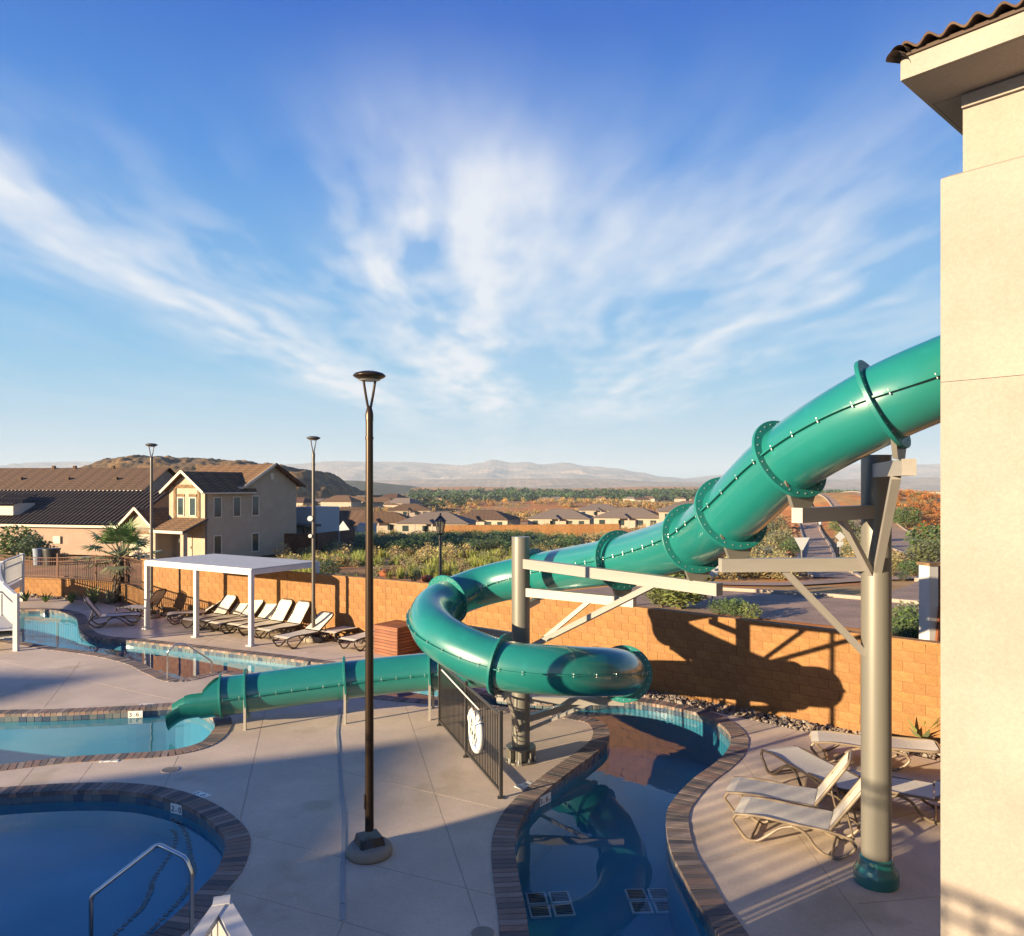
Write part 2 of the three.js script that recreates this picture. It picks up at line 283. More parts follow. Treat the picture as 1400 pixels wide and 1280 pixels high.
// ---------------------------------------------------------------- pools and deck
const closedCurve = (pts) => { const c = new THREE.CatmullRomCurve3(pts, true, 'centripetal'); return c.getSpacedPoints(Math.round(c.getLength() / .1)).slice(0, -1); };
const pxs = (l) => l.map(([x, y]) => g(x, y));
const mainPool = closedCurve(pxs([[-330, 1000], [-200, 986], [-80, 979], [0, 977], [60, 976], [175, 971], [245, 966.5], [272, 971], [289, 980], [295, 988], [292, 999], [272, 1017], [237, 1026], [172, 1031], [94, 1036], [0, 1047], [-120, 1062], [-330, 1075]]));
const wadingPool = closedCurve(pxs([[-260, 1110], [-120, 1094], [0, 1087], [94, 1081.5], [175, 1083], [237, 1095.6], [281, 1117.5], [308, 1145.6], [309, 1161], [297, 1192], [275, 1217], [244, 1249], [200, 1285], [120, 1340], [-60, 1400], [-330, 1320]]));
const riverPool = closedCurve(pxs([[-120, 838], [-40, 835], [22, 834], [63, 834], [87.5, 837], [103, 842.5], [107, 851], [109, 860], [122.5, 869], [140, 873], [186, 877], [283, 888], [437, 907], [560, 929], [660, 950], [725, 961], [800, 961], [852, 958.5], [900.5, 964], [959, 977], [986, 991], [1000, 1008], [995, 1027], [976, 1046], [952, 1063], [928, 1087], [914, 1108], [912.6, 1135], [921, 1170], [935, 1197], [955, 1235], [980, 1273], [1020, 1340], [1080, 1450], [1150, 1600], [960, 1660], [770, 1600], [742, 1400], [731, 1320], [722, 1280], [717, 1245], [708, 1201], [703, 1160], [705, 1139], [718, 1111], [744, 1083], [783, 1052], [808, 1034], [828, 1017], [832, 1008], [832, 1000], [826, 991], [815, 984], [796, 980], [757, 974], [700, 968.5], [640, 961], [536, 953], [420, 935], [345, 922.5], [302, 918], [275, 923], [248, 928.6], [215, 918], [190, 906], [140, 894], [72, 885], [28, 878], [-60, 870], [-160, 858]]));
function offset(pts, w) {                                  // outward offset of a closed ring
  let area = 0; for (let i = 0; i < pts.length; i++) { const a = pts[i], b = pts[(i + 1) % pts.length]; area += a.x * b.z - b.x * a.z; }
  const sg = area > 0 ? 1 : -1;
  return pts.map((p, i) => { const a = pts[(i + pts.length - 2) % pts.length], b = pts[(i + 2) % pts.length], t = b.clone().sub(a).setY(0).normalize(); return V(p.x + t.z * sg * w, 0, p.z - t.x * sg * w); });
}
const xz = (l) => l.map((p) => [p.x, p.z]);
const seen = (p) => { const d = -p.z; if (d < 1) return -1; const px = p.x / d * F + CX, py = HOR + (EYE - p.y) / d * F; return px > -20 && px < 1420 && py < 1300 ? 1 / d : -1; };
const WATER = -.155, COPE = .33;
function pool(pts, name, depth, plaster, title, tileWhere) {
  const ring = pts, floorY = -depth;
  setting(name + '_floor', sheet(xz(offset(ring, .03)), floorY), plaster, `painted plaster floor of the ${title}`);
  const w = []; for (let i = 0; i < ring.length; i += 2) { const a = ring[i], b = ring[(i + 2) % ring.length]; w.push([V(a.x, floorY - .05, a.z), V(b.x, floorY - .05, b.z), V(b.x, -.02, b.z), V(a.x, -.02, a.z)]); }
  const pw = plaster.clone(); pw.side = THREE.DoubleSide;
  setting(name + '_wall', quads(w), pw, `plaster side wall of the ${title}`);
  setting(name + '_water', sheet(xz(ring), WATER), mat.water, `clear still water of the ${title}`);
  // coping pavers and waterline tiles, laid one by one
  const cope = new THREE.Group(); cope.name = name + '_coping'; cope.userData = { kind: 'structure', label: `brick paver coping round the ${title}`, category: 'coping' }; scene.add(cope);
  const band = new THREE.Group(); band.name = name + '_tile_band'; band.userData = { kind: 'structure', label: `glazed waterline tiles of the ${title}`, category: 'tiles' }; scene.add(band);
  const rim = offset(ring, COPE / 2 - .015), pieces = [], tiles = [];
  const L = []; let acc = 0; for (let i = 0; i < ring.length; i++) { L.push(acc); acc += rim[i].distanceTo(rim[(i + 1) % rim.length]); }
  const place = (arr, s) => { let lo = 0, hi = L.length - 1; while (lo < hi) { const m = (lo + hi + 1) >> 1; if (L[m] <= s) lo = m; else hi = m - 1; } const a = arr[lo], b = arr[(lo + 1) % arr.length], seg = (lo + 1 < L.length ? L[lo + 1] : acc) - L[lo]; return [a.clone().lerp(b, (s - L[lo]) / Math.max(seg, 1e-6)), b.clone().sub(a).normalize()]; };
  const n = Math.floor(acc / .118), geoP = new THREE.BoxGeometry(COPE, .07, .108);
  for (let k = 0; k < n; k++) { const [p, t] = place(rim, k * acc / n); pieces.push([p, Math.atan2(t.x, t.z), seen(p)]); }
  const m = Math.floor(acc / .158), geoT = new THREE.BoxGeometry(.012, .15, .149);
  const inner = offset(ring, -.008);
  for (let k = 0; k < m; k++) { const [p, t] = place(inner, k * acc / m); tiles.push([p, Math.atan2(t.x, t.z), seen(p)]); }
  const lay = (list, geo, mats, parent, nm, most, y, jit) => {
    list.sort((a, b) => b[2] - a[2]); const rest = mats.map(() => []);
    list.forEach(([p, a, s], i) => {
      const k = Math.floor(R() * mats.length), yy = y + (R() - .5) * jit;
      if (i < most && s > 0) { const q = part(nm, geo, mats[k], parent); q.position.set(p.x, yy, p.z); q.rotation.y = a + (R() - .5) * .02; }
      else if (s > 0 || i % 1 === 0) { const q = geo.clone(); q.rotateY(a); q.translate(p.x, yy, p.z); rest[k].push(q); }
    });
    rest.forEach((l, k) => { if (l.length) part(nm + '_run', flatten(l), mats[k], parent, true); });
  };
  lay(pieces, geoP, mat.paver, cope, 'paver', 300, -.022, .004);
  lay(tiles, geoT, mat.tile, band, 'tile', 260, -.095, 0);
  return offset(ring, COPE - .06);
}
const rimMain = pool(mainPool, 'swimming_pool', 1.07, mat.plaster, 'swimming pool');
const rimWade = pool(wadingPool, 'wading_pool', .6, mat.plaster, 'wading pool');
const rimRiver = pool(riverPool, 'lazy_river', 1.05, mat.plaster, 'lazy river');

// concrete deck with saw-cut joints
{
  const innerEdge = smoothWall.map((p, i) => { const a = smoothWall[Math.max(0, i - 1)], b = smoothWall[Math.min(160, i + 1)], t = b.clone().sub(a).normalize(); const w = i < 42 ? mix(1.15, .62, i / 42) : i > 118 ? mix(.62, 1.5, clamp((i - 118) / 20)) : .62; return [p.x - t.z * w, p.z + t.x * w]; });
  const edge = innerEdge.map(([x, z], i) => inside(yardPoly, x, z) ? [x, z] : [2 * smoothWall[i].x - x, 2 * smoothWall[i].z - z]);
  const outer = [...edge, [-43, 15], [16, 15]];
  const thin = (l) => l.filter((_, i) => i % 2 === 0);
  const geo = slab(outer, -.16, 0, [thin(xz(rimMain)), thin(xz(rimWade)), thin(xz(rimRiver))]);
  const deckM = new Brush(mergeVertices(geo), mat.deck); deckM.updateMatrixWorld();
  const cut = (a, b, ext = 0) => { const p = g(...a), q = g(...b), d = q.clone().sub(p).normalize(); p.addScaledVector(d, -ext); q.addScaledVector(d, ext); return bar(V(p.x, .0005, p.z), V(q.x, .0005, q.z), .010, .02); };
  const lines = [[[362, 972], [327, 1128]], [[552, 958], [663, 1290]], [[345, 1142], [690, 1228]], [[383, 1035], [690, 1108]], [[300, 1213], [469, 1260]], [[469, 1260], [700, 1330]], [[469, 1262], [440, 1330]], [[47, 1049], [22, 1079]], [[127, 1043], [103, 1075]], [[244, 1034], [220, 1085]], [[-60, 890], [194, 948]], [[194, 948], [260, 962]], [[110, 905], [60, 968]], [[1012, 1036], [1196, 1282]], [[1174, 1236], [1330, 1222]], [[1000, 1140], [1100, 1130]], [[960, 1180], [1280, 1105]], [[1110, 990], [1010, 1037]], [[930, 962], [985, 945]], [[1000, 1000], [1120, 968]], [[560, 1000], [620, 985]], [[335, 998], [600, 965]], [[200, 860], [170, 878]], [[300, 868], [270, 886]], [[430, 890], [405, 903]], [[150, 850], [420, 893]], [[740, 1015], [830, 990]], [[690, 1093], [740, 1080]]];
  let joints = flatten(lines.map(([a, b]) => cut(a, b)));
  joints.deleteAttribute('uv'); joints.setAttribute('uv', new THREE.Float32BufferAttribute(new Float32Array(joints.attributes.position.count * 2), 2));
  let res = deckM;
  const ev = new Evaluator(); ev.useGroups = false; ev.attributes = ['position', 'normal', 'uv'];
  for (const [a, b] of lines) { const c = new Brush(cut(a, b), mat.deck); c.updateMatrixWorld(); try { res = ev.evaluate(res, c, SUBTRACTION); } catch (e) { console.log('joint skipped', e.message); } }
  setting('pool_deck', res.geometry, mat.deck, 'broom finished concrete pool deck with saw cut joints');
  // planting bed of loose stones along the wall
  const bed = [...edge.map((p) => p), ...smoothWall.slice().reverse().map((p) => [p.x, p.z])];
  setting('gravel_bed', sheet(bed, -.03), M(.24, .16, .11, { map: soilTex, roughness: 1 }), 'stony planting strip along the boundary wall');
  const stones = []; let cnt = 0;
  const sg = new THREE.IcosahedronGeometry(1, 1), sp = sg.attributes.position; for (let i = 0; i < sp.count; i++) { const n = .75 + .5 * hash2(Math.round(sp.getX(i) * 9), Math.round(sp.getY(i) * 9 + sp.getZ(i) * 40), 5); sp.setXYZ(i, sp.getX(i) * n, sp.getY(i) * n * .7, sp.getZ(i) * n); } sg.computeVertexNormals();
  const total = 9500, im = new THREE.InstancedMesh(sg, M(1, 1, 1, { map: rockTex, roughness: .9 }), total), mm = new THREE.Matrix4(), qq = new THREE.Quaternion(), ee = new THREE.Euler(), cc = new THREE.Color();
  for (let k = 0; k < total; k++) {
    const i = Math.floor(R() * 159), f = R() * .93 + .03, u = R(), a = edge[i], b = smoothWall[i], a2 = edge[i + 1], b2 = smoothWall[i + 1], x = mix(mix(a[0], b.x, f), mix(a2[0], b2.x, f), u), z = mix(mix(a[1], b.z, f), mix(a2[1], b2.z, f), u), s = rr(.018, .05) * (R() > .97 ? 2.2 : 1);
    ee.set(rr(0, 6), rr(0, 6), rr(0, 6)); qq.setFromEuler(ee); mm.compose(V(x, -.02 + s * .35, z), qq, V(s, s, s)); im.setMatrixAt(k, mm);
    const v = rr(.6, 1.15), w = R(); cc.setRGB(mix(.52, .36, w * w) * v, mix(.46, .24, w * w) * v, mix(.40, .17, w * w) * v); im.setColorAt(k, cc);
  }
  im.name = 'gravel'; im.userData = { kind: 'stuff', label: 'loose pale river stones along the boundary wall', category: 'gravel' }; im.castShadow = im.receiveShadow = true; scene.add(im);
}
// trench drain set in the deck
{
  const t = thing('trench_drain', 'narrow grey plastic trench drain set in the concrete deck', 'drain');
  const pts = [[465, 968], [461, 1002], [470, 1112], [469, 1180], [469, 1236], [469, 1259]].map(([x, y]) => g(x, y));
  const dm = M(.30, .30, .30, { map: paintTex, roughness: .6 });
  for (let i = 0; i < pts.length - 1; i++) { const a = pts[i].clone().setY(.002), b = pts[i + 1].clone().setY(.002), d = b.clone().sub(a).normalize().multiplyScalar(.006); part('cover', flatten([bar(a.clone().add(d), b.clone().sub(d), .055, .012)]), dm, t); }
}
// ---------------------------------------------------------------- boundary wall of concrete blocks
{
  const wall = thing('boundary_wall', 'tall orange concrete block wall along the back of the pool deck', 'wall');
  const curve = new THREE.CatmullRomCurve3(wallLine.map(([x, z]) => V(x, 0, z)), false, 'centripetal'), LEN = curve.getLength(); curve.arcLengthDivisions = 600;
  const BL = .4, BH = .2, gap = .009, core = [], all = [];
  // arc length where the low wall with railings begins
  const sAt = (x) => { let best = 0, bd = 1e9; for (let i = 0; i <= 600; i++) { const p = curve.getPointAt(i / 600); if (Math.abs(p.x - x) < bd) { bd = Math.abs(p.x - x); best = i / 600 * LEN; } } return best; };
  const sLow = sAt(-14.6), joints = [sAt(7.05), sAt(3.35), sAt(-1.0), sAt(-3.9), sAt(-7.7), sAt(-12), sAt(12)];
  const pose = (s) => { const p = curve.getPointAt(clamp(s / LEN)), t = curve.getTangentAt(clamp(s / LEN)); return [p, Math.atan2(-t.z, t.x)]; };
  for (let row = 0; row < 10; row++) for (let k = -1; k * BL < LEN; k++) {
    let s0 = k * BL + (row % 2) * BL / 2, s1 = s0 + BL; s0 = Math.max(0, s0); s1 = Math.min(LEN, s1); if (s1 - s0 < .05) continue;
    const top = (s0 + s1) / 2 > sLow ? 3 : 9; if (row > top) continue;
    const cuts = [s0, ...joints.filter((j) => j > s0 + .03 && j < s1 - .03), s1];
    for (let c = 0; c < cuts.length - 1; c++) { const a = cuts[c], b = cuts[c + 1], jp = (q) => joints.some((j) => Math.abs(j - q) < .02) ? .012 : gap / 2; const [p, ang] = pose((a + b) / 2); all.push([p, ang, b - a - jp(a) - jp(b), row, row === top]); }
  }
  const seenW = (p, y) => { const d = -p.z, px = p.x / d * F + CX; return d > 3 && px > -10 && px < 1300 ? 1 / d : -1; };
  all.sort((a, b) => seenW(b[0]) - seenW(a[0]));
  const geos = new Map(), rest = mat.block.map(() => []); let n = 0;
  for (const [p, ang, len, row, cap] of all) {
    const h = cap ? BH - .03 : BH - gap, key = len.toFixed(2) + h; if (!geos.has(key)) geos.set(key, box(+len.toFixed(2), h, .2));
    const k = Math.floor(R() * mat.block.length), y = row * BH + h / 2 - .03, px = p.x / -p.z * F + CX, show = px > 870 && px < 1300 && n < 300;
    if (show) { const m = part('block', geos.get(key), mat.block[k], wall); m.position.set(p.x, y, p.z); m.rotation.y = ang; n++; } else { const q = geos.get(key).clone(); q.rotateY(ang); q.translate(p.x, y, p.z); rest[k].push(q); }
  }
  rest.forEach((l, k) => part('block_run', flatten(l), mat.block[k], wall, true));
  const cor = []; for (let s = 0; s < LEN; s += .5) { const [p, ang] = pose(s + .25), h = s > sLow ? .74 : 1.94; cor.push(box(.52, h, .186, p.x, h / 2 - .06, p.z, ang)); }
  part('mortar_core', flatten(cor), mat.mortar, wall);
  const caps = []; for (let s = 0; s < LEN; s += .4) { const [p, ang] = pose(s + .2), y = s > sLow ? .785 : 1.965; caps.push(box(.394, .05, .225, p.x, y, p.z, ang)); }
  part('cap_course', flatten(caps), mat.block[2], wall);
  for (const j of joints) { const [p, ang] = pose(j), q = box(.016, 1.9, .19, 0, .93, 0); const m = part('control_joint', q, mat.rust, wall); m.position.copy(p); m.rotation.y = ang; }
  // iron railing on the low part of the wall
  const fence = thing('iron_railing', 'arched brown iron railing on the low end of the block wall', 'railing');
  const railTop = (s) => 1.82 + .12 * Math.sin((s - sLow) * .62);
  for (let s = sLow + .05; s < LEN - 10; s += .13) { const [p] = pose(s); part('picket', rod(V(p.x, .83, p.z), V(p.x, railTop(s), p.z), .011, .011, 5), mat.rust, fence); }
  for (let s = sLow + .02; s < LEN - 10; s += 2.2) { const [p] = pose(s); part('post', box(.06, 1.12, .06, p.x, 1.36, p.z), mat.rust, fence); }
  for (const off of [0, -.16, -1]) { const pts = []; for (let s = sLow; s < LEN - 10; s += .4) { const [p] = pose(s); pts.push(V(p.x, off === -1 ? .9 : railTop(s) + off, p.z)); } part('rail', tube(pts, .018, 90, 5), mat.rust, fence); }
}

// ---------------------------------------------------------------- water slide
{
  const slide = thing('water_slide', 'teal enclosed tube water slide coiling down on steel columns to the pool', 'water slide');
  const RAD = .4;
  const knots = [at(1430, 458, 7.25), at(1330, 500, 7.45), at(1206, 553, 7.75), at(1079, 628, 8.75), at(999, 702, 9.75), at(949, 736, 10.8), at(848, 766, 12.8), at(735, 785, 15.0), at(652, 804, 15.5), at(594, 832, 14.6), at(601, 868, 13.35), at(683, 908, 12.55), at(770, 917, 12.45), at(838, 919, 13.0), at(850, 922, 14.3), at(800, 918, 15.7), at(700, 914, 16.5), at(590, 918, 16.7), at(440, 934, 16.35), at(343, 947, 16.05), at(303, 952, 15.9)];
  const curve = new THREE.CatmullRomCurve3(knots, false, 'centripetal'); curve.arcLengthDivisions = 800; const LEN = curve.getLength();
  const uOf = (p) => { let b = 0, bd = 1e9; for (let i = 0; i <= 1600; i++) { const q = curve.getPointAt(i / 1600), d = q.distanceTo(p); if (d < bd) { bd = d; b = i / 1600; } } return b; };
  const frame = (u) => { const p = curve.getPointAt(clamp(u)), t = curve.getTangentAt(clamp(u)), side = V(0, 1, 0).cross(t).normalize(), up = t.clone().cross(side); return { p, t, side, up }; };
  const ringAt = (f, r, a) => f.p.clone().addScaledVector(f.side, r * Math.cos(a)).addScaledVector(f.up, r * Math.sin(a));
  function shell(u0, u1, r, n, m = 40) {
    const pos = [], uv = [], nor = [], idx = [];
    for (let i = 0; i <= n; i++) { const u = mix(u0, u1, i / n), f = frame(u); for (let j = 0; j <= m; j++) { const a = j / m * Math.PI * 2, q = ringAt(f, r, a), nn = q.clone().sub(f.p).normalize(); pos.push(q.x, q.y, q.z); nor.push(nn.x, nn.y, nn.z); uv.push(u * LEN, a * r); } }
    for (let i = 0; i < n; i++) for (let j = 0; j < m; j++) { const a = i * (m + 1) + j, b = a + m + 1; idx.push(a, a + 1, b, a + 1, b + 1, b); }
    const q = new THREE.BufferGeometry(); q.setAttribute('position', new THREE.Float32BufferAttribute(pos, 3)); q.setAttribute('normal', new THREE.Float32BufferAttribute(nor, 3)); q.setAttribute('uv', new THREE.Float32BufferAttribute(uv, 2)); q.setIndex(idx); return q;
  }
  const annulus = (f, r0, r1, th, m = 48) => { const s = new THREE.Shape().absarc(0, 0, r1, 0, Math.PI * 2), h = new THREE.Path().absarc(0, 0, r0, 0, Math.PI * 2, true); s.holes.push(h); const q = new THREE.ExtrudeGeometry(s, { depth: th, bevelEnabled: true, bevelSize: .004, bevelThickness: .004, bevelSegments: 1, curveSegments: m }); q.translate(0, 0, -th / 2); q.applyMatrix4(new THREE.Matrix4().makeBasis(f.side, f.up, f.t).setPosition(f.p)); return q; };
  const boltGeo = new THREE.CylinderGeometry(.0085, .0085, .056, 6);
  // flange places, from the top of the slide to the pool
  const fl = [knots[2], knots[3], knots[4], knots[5], knots[6], knots[7], at(610, 824, 15.05), knots[11], at(851, 921, 13.75), at(815, 919, 15.45), knots[17], at(472, 930, 16.45), at(337, 948, 16.03)].map(uOf);
  const us = [0, ...fl, 1];
  for (let i = 0; i < us.length - 1; i++) {
    const u0 = us[i], u1 = us[i + 1], n = Math.max(3, Math.round((u1 - u0) * LEN / .09)), sec = part('tube_section', shell(u0, u1, RAD, n), mat.teal, slide);
    const strips = [], bolts = [];
    for (const a of [0.06, Math.PI - .06]) {
      const pts = []; for (let k = 0; k <= n; k++) { const f = frame(mix(u0, u1, k / n)); pts.push([ringAt(f, RAD - .005, a), ringAt(f, RAD + .045, a), f.up.clone()]); }
      for (let k = 0; k < n; k++) { const [a0, b0, up] = pts[k], [a1, b1, up1] = pts[k + 1], h = .009, T1 = (v, w, sg) => v.clone().addScaledVector(w, h * sg); strips.push([T1(a0, up, 1), T1(b0, up, 1), T1(b1, up1, 1), T1(a1, up1, 1)], [T1(a1, up1, -1), T1(b1, up1, -1), T1(b0, up, -1), T1(a0, up, -1)], [T1(b0, up, 1), T1(b0, up, -1), T1(b1, up1, -1), T1(b1, up1, 1)]); }
      const L = (u1 - u0) * LEN; for (let s = .12; s < L; s += .32) { const f = frame(u0 + s / LEN), q = boltGeo.clone(); q.applyQuaternion(new THREE.Quaternion().setFromUnitVectors(V(0, 1, 0), f.up)); const c = ringAt(f, RAD + .028, a); q.translate(c.x, c.y, c.z); bolts.push(q); }
    }
    const st = quads(strips); part('seam_lip', st, mat.tealDark, sec); if (bolts.length) part('bolts', flatten(bolts), mat.bolt, sec, true);
  }
  fl.forEach((u) => {
    const f = frame(u), ring = part('flange', annulus(f, RAD - .01, RAD + .098, .036), mat.tealDark, slide), bolts = [];
    for (let k = 0; k < 26; k++) { const a = (k + .5) / 26 * Math.PI * 2, q = boltGeo.clone(), c = ringAt(f, RAD + .055, a); q.applyQuaternion(new THREE.Quaternion().setFromUnitVectors(V(0, 1, 0), f.t)); q.translate(c.x, c.y, c.z); bolts.push(q); }
    part('bolts', flatten(bolts), mat.bolt, ring, true);
  });
  // run-out: obliquely cut tube, open trough and down-turned lip over the water
  {
    const e = frame(1), dir = e.t.clone().setY(e.t.y * .8).normalize(), ptsOf = (s) => e.p.clone().addScaledVector(dir, s).add(V(0, s > .6 ? -.9 * (s - .6) ** 2 : 0, 0));
    const grid = (s0, s1, cov, r, n) => { const pos = [], idx = [], m = 32; for (let i = 0; i <= n; i++) { const s = mix(s0, s1, i / n), f = { p: ptsOf(s), side: e.side, up: e.up }, c = cov(s); for (let j = 0; j <= m; j++) { const a = -Math.PI / 2 + (j / m * 2 - 1) * c, q = ringAt(f, r(s), a); pos.push(q.x, q.y, q.z); } } for (let i = 0; i < n; i++) for (let j = 0; j < m; j++) { const a = i * (m + 1) + j, b = a + m + 1; idx.push(a, a + 1, b, a + 1, b + 1, b); } const q = new THREE.BufferGeometry(); q.setAttribute('position', new THREE.Float32BufferAttribute(pos, 3)); q.setIndex(idx); q.computeVertexNormals(); q.setAttribute('uv', new THREE.Float32BufferAttribute(new Float32Array(pos.length / 3 * 2), 2)); return q; };
    part('run_out_section', grid(0, .42, (s) => mix(Math.PI * .93, Math.PI * .55, s / .42), () => RAD, 10), mat.teal, slide);
    part('trough', grid(.40, .78, () => Math.PI * .52, (s) => RAD * .93, 8), mat.teal, slide);
    part('lip', grid(.76, 1.02, (s) => Math.PI * .5, (s) => RAD * .93 + (s - .76) * .12, 8), mat.teal, slide);
    const f0 = frame(1); part('flange', annulus(f0, RAD - .01, RAD + .05, .03), mat.tealDark, slide);
  }
  // saddles, columns, beams and braces
  const baseL = g(712, 1040), baseR = g(1198, 1206);
  function column(base, h, r, cap, title) {
    const c = part('column', new THREE.CylinderGeometry(r, r, h, 36), mat.column, slide); c.position.set(base.x, h / 2, base.z); if (title) c.userData.label = title;
    part('cap_plate', new THREE.CylinderGeometry(r + .004, r + .004, .012, 36).translate(0, h / 2 + .008, 0), mat.column, c);
    return c;
  }
  const hL = 5 - (735 - HOR) / F * -baseL.z, hR = 5 - (624 - HOR) / F * -baseR.z;
  const cl = column(baseL, hL, .165, true, 'column ringed by the coil'), cr = column(baseR, hR, .177, true, 'column with a teal foot collar');
  // bolted foot of the inner column
  { const p = part('base_plate', new THREE.CylinderGeometry(.29, .29, .025, 24).translate(0, .02 - hL / 2, 0), mat.column, cl); const gs = [], bs = []; for (let k = 0; k < 8; k++) { const a = k / 8 * Math.PI * 2; gs.push(box(.12, .22, .015, .21, .14 - hL / 2, 0, 0).rotateY(a)); bs.push(new THREE.CylinderGeometry(.02, .02, .07, 6).translate(.25, .06 - hL / 2, .04).rotateY(a)); } part('gusset', flatten(gs), mat.column, cl); part('anchor_bolt', flatten(bs), mat.bolt, cl, true); part('top_ring', new THREE.CylinderGeometry(.27, .27, .015, 24).translate(0, .26 - hL / 2, 0), mat.column, cl); }
  { const prof2 = [[.16, .33], [.19, .335], [.205, .30], [.215, .22], [.25, .17], [.27, .11], [.265, .03], [.26, 0]].map(([x, y]) => new THREE.Vector2(x, y - hR / 2)); part('foot_collar', new THREE.LatheGeometry(prof2.reverse(), 36), mat.teal, cr); }
  const saddle = (u, drop = .2, w = .3) => { const f = frame(u), b = f.p.clone().addScaledVector(f.up, -(RAD + .06)).add(V(0, -drop, 0)), hs = f.side.clone().setY(0).normalize(), s = new THREE.Shape(); s.moveTo(-w, .42); for (let a = -.5; a <= .51; a += .125) s.lineTo(Math.sin(a) * (RAD + .06), drop + RAD + .06 - Math.cos(a) * (RAD + .06)); s.lineTo(w, .42); s.lineTo(w * .45, 0); s.lineTo(-w * .45, 0); const q = new THREE.ExtrudeGeometry(s, { depth: .05, bevelEnabled: false }); q.translate(0, 0, .02); const ft = V(0, 1, 0).cross(hs).negate(); q.applyMatrix4(new THREE.Matrix4().makeBasis(hs, V(0, 1, 0), hs.clone().cross(V(0, 1, 0))).setPosition(b)); part('saddle', q, mat.column, slide); return b; };
  const sd = [0, 1, 2, 3, 4].map((i) => saddle(fl[i], .14));
  const onR = (y, towards) => V(baseR.x, y, baseR.z).addScaledVector(towards.clone().setY(0).sub(V(baseR.x, 0, baseR.z)).normalize(), .12);
  const onL = (y, towards) => V(baseL.x, y, baseL.z).addScaledVector(towards.clone().setY(0).sub(V(baseL.x, 0, baseL.z)).normalize(), .12);
  const arm = (a, b, w = .13, h = .165, m = mat.beam) => part('beam', bar(a, b, w, h), m, slide);
  const brace = (a, b, w = .075) => part('brace', bar(a, b, w), mat.beam, slide);
  const under = (p, dy = -.085) => p.clone().add(V(0, dy, 0));
  // outer column: three arms at the height of the saddles they carry
  { const e = under(sd[0]); arm(onR(e.y, e), e.clone().add(V(0, 0, .1))); brace(onR(e.y - 1.25, e), e.clone().lerp(onR(e.y, e), .25).add(V(0, -.08, 0)), .09); }
  { const e = under(sd[1]), a = onR(e.y, e); arm(a, e.clone().add(e.clone().sub(a).setLength(.15))); brace(onR(e.y - .8, e), a.clone().lerp(e, .52), .075); }
  { const e = under(sd[2]), a = onR(e.y, e); arm(a, e.clone().add(e.clone().sub(a).setLength(.25))); brace(onR(e.y - 1.15, e), a.clone().lerp(e, .7), .075); }
  // inner column: long arm forward to the outer bend, a short one to the run behind it, low ones to the coil
  { const e = under(sd[3]), a = onL(e.y, e); arm(a, e.clone().add(e.clone().sub(a).setLength(.35)), .14, .17); brace(onL(e.y - 1.55, e), a.clone().lerp(e, .82), .085); }
  { const e = under(sd[4]), a = onL(e.y, e); arm(a, e.clone().add(e.clone().sub(a).setLength(.2)), .13, .15); brace(onL(e.y - 1.1, e), a.clone().lerp(e, .7), .07); }
  { const b5 = frame(fl[5]).p.clone().add(V(0, -RAD - .1, 0)), a = onL(b5.y, b5); arm(a, b5, .1, .12); }
  { const b7 = frame(fl[7]).p.clone().add(V(0, -RAD - .14, 0)), a = onL(b7.y, b7); arm(a, b7, .12, .14, mat.beam); brace(onL(.55, b7), a.clone().lerp(b7, .7), .06); saddle(fl[7], .07, .22); const b6 = frame(fl[6]).p.clone().add(V(0, -RAD - .1, 0)); brace(onL(b6.y - .9, b6), b6, .07); arm(onL(b6.y, b6), b6, .1, .12); }
  { const b9 = frame(fl[9]).p.clone().add(V(0, -RAD - .1, 0)), a = onL(b9.y, b9); arm(a, b9, .1, .12); const b8 = frame(fl[8]).p.clone().add(V(0, -RAD - .1, 0)); arm(onL(b8.y, b8), b8, .1, .12); brace(onL(b8.y - .55, b8), onL(b8.y, b8).lerp(b8, .7), .055); }
  // thin legs of the run-out
  for (const i of [10, 11, 12]) { const f = frame(fl[i]); for (const sg of [-1, 1]) { const p = f.p.clone().addScaledVector(f.side, sg * (RAD + .04)); part('leg', box(.05, p.y + .05, .05, p.x, p.y / 2 - .03, p.z), mat.beam, slide); } }
}

// ---------------------------------------------------------------- tall lamps of the pool deck
function lampPost(pos, label, paint) {
  const t = thing('lamp_post', label, 'lamp post', pos, .5, 'tall lamp posts round the pool deck');
  part('footing', new THREE.LatheGeometry([[0, .15], [.225, .15], [.27, .135], [.302, .10], [.31, .05], [.295, -.02], [0, -.02]].reverse().map(([x, y]) => new THREE.Vector2(x, y)), 40), mat.base, t);
  part('base_cover', new THREE.CylinderGeometry(.2, .235, .11, 4, 1).rotateY(Math.PI / 4).translate(0, .205, 0), mat.black, t);
  const p = part('pole', new THREE.CylinderGeometry(.05, .06, 5.55, 28).translate(0, 3.1, 0), paint, t);
  part('hand_hole_cover', box(.03, .20, .055, -.055, .72, 0), paint, p);
  part('collar', new THREE.CylinderGeometry(.057, .057, .035, 24).translate(0, 5.62, 0), paint, p);
  part('neck', new THREE.LatheGeometry([[.054, 5.86], [.054, 5.95], [.03, 6.05], [0, 6.06]].map(([x, y]) => new THREE.Vector2(x, y)), 24), paint, p);
  for (const s of [-1, 1]) part('arm', tube([V(s * .012, 6.0, 0), V(s * .05, 6.2, 0), V(s * .085, 6.42, 0)], .018, 10, 8), paint, t);
  const h = part('lamp_head', new THREE.LatheGeometry([[0, 6.40], [.10, 6.40], [.185, 6.435], [.215, 6.455], [.218, 6.47], [.19, 6.495], [.11, 6.52], [0, 6.53]].map(([x, y]) => new THREE.Vector2(x, y)), 40), paint, t);
  part('lens', new THREE.CylinderGeometry(.15, .12, .012, 32).translate(0, 6.402, 0), M(.55, .52, .45, { roughness: .4 }), h);
  return t;
}
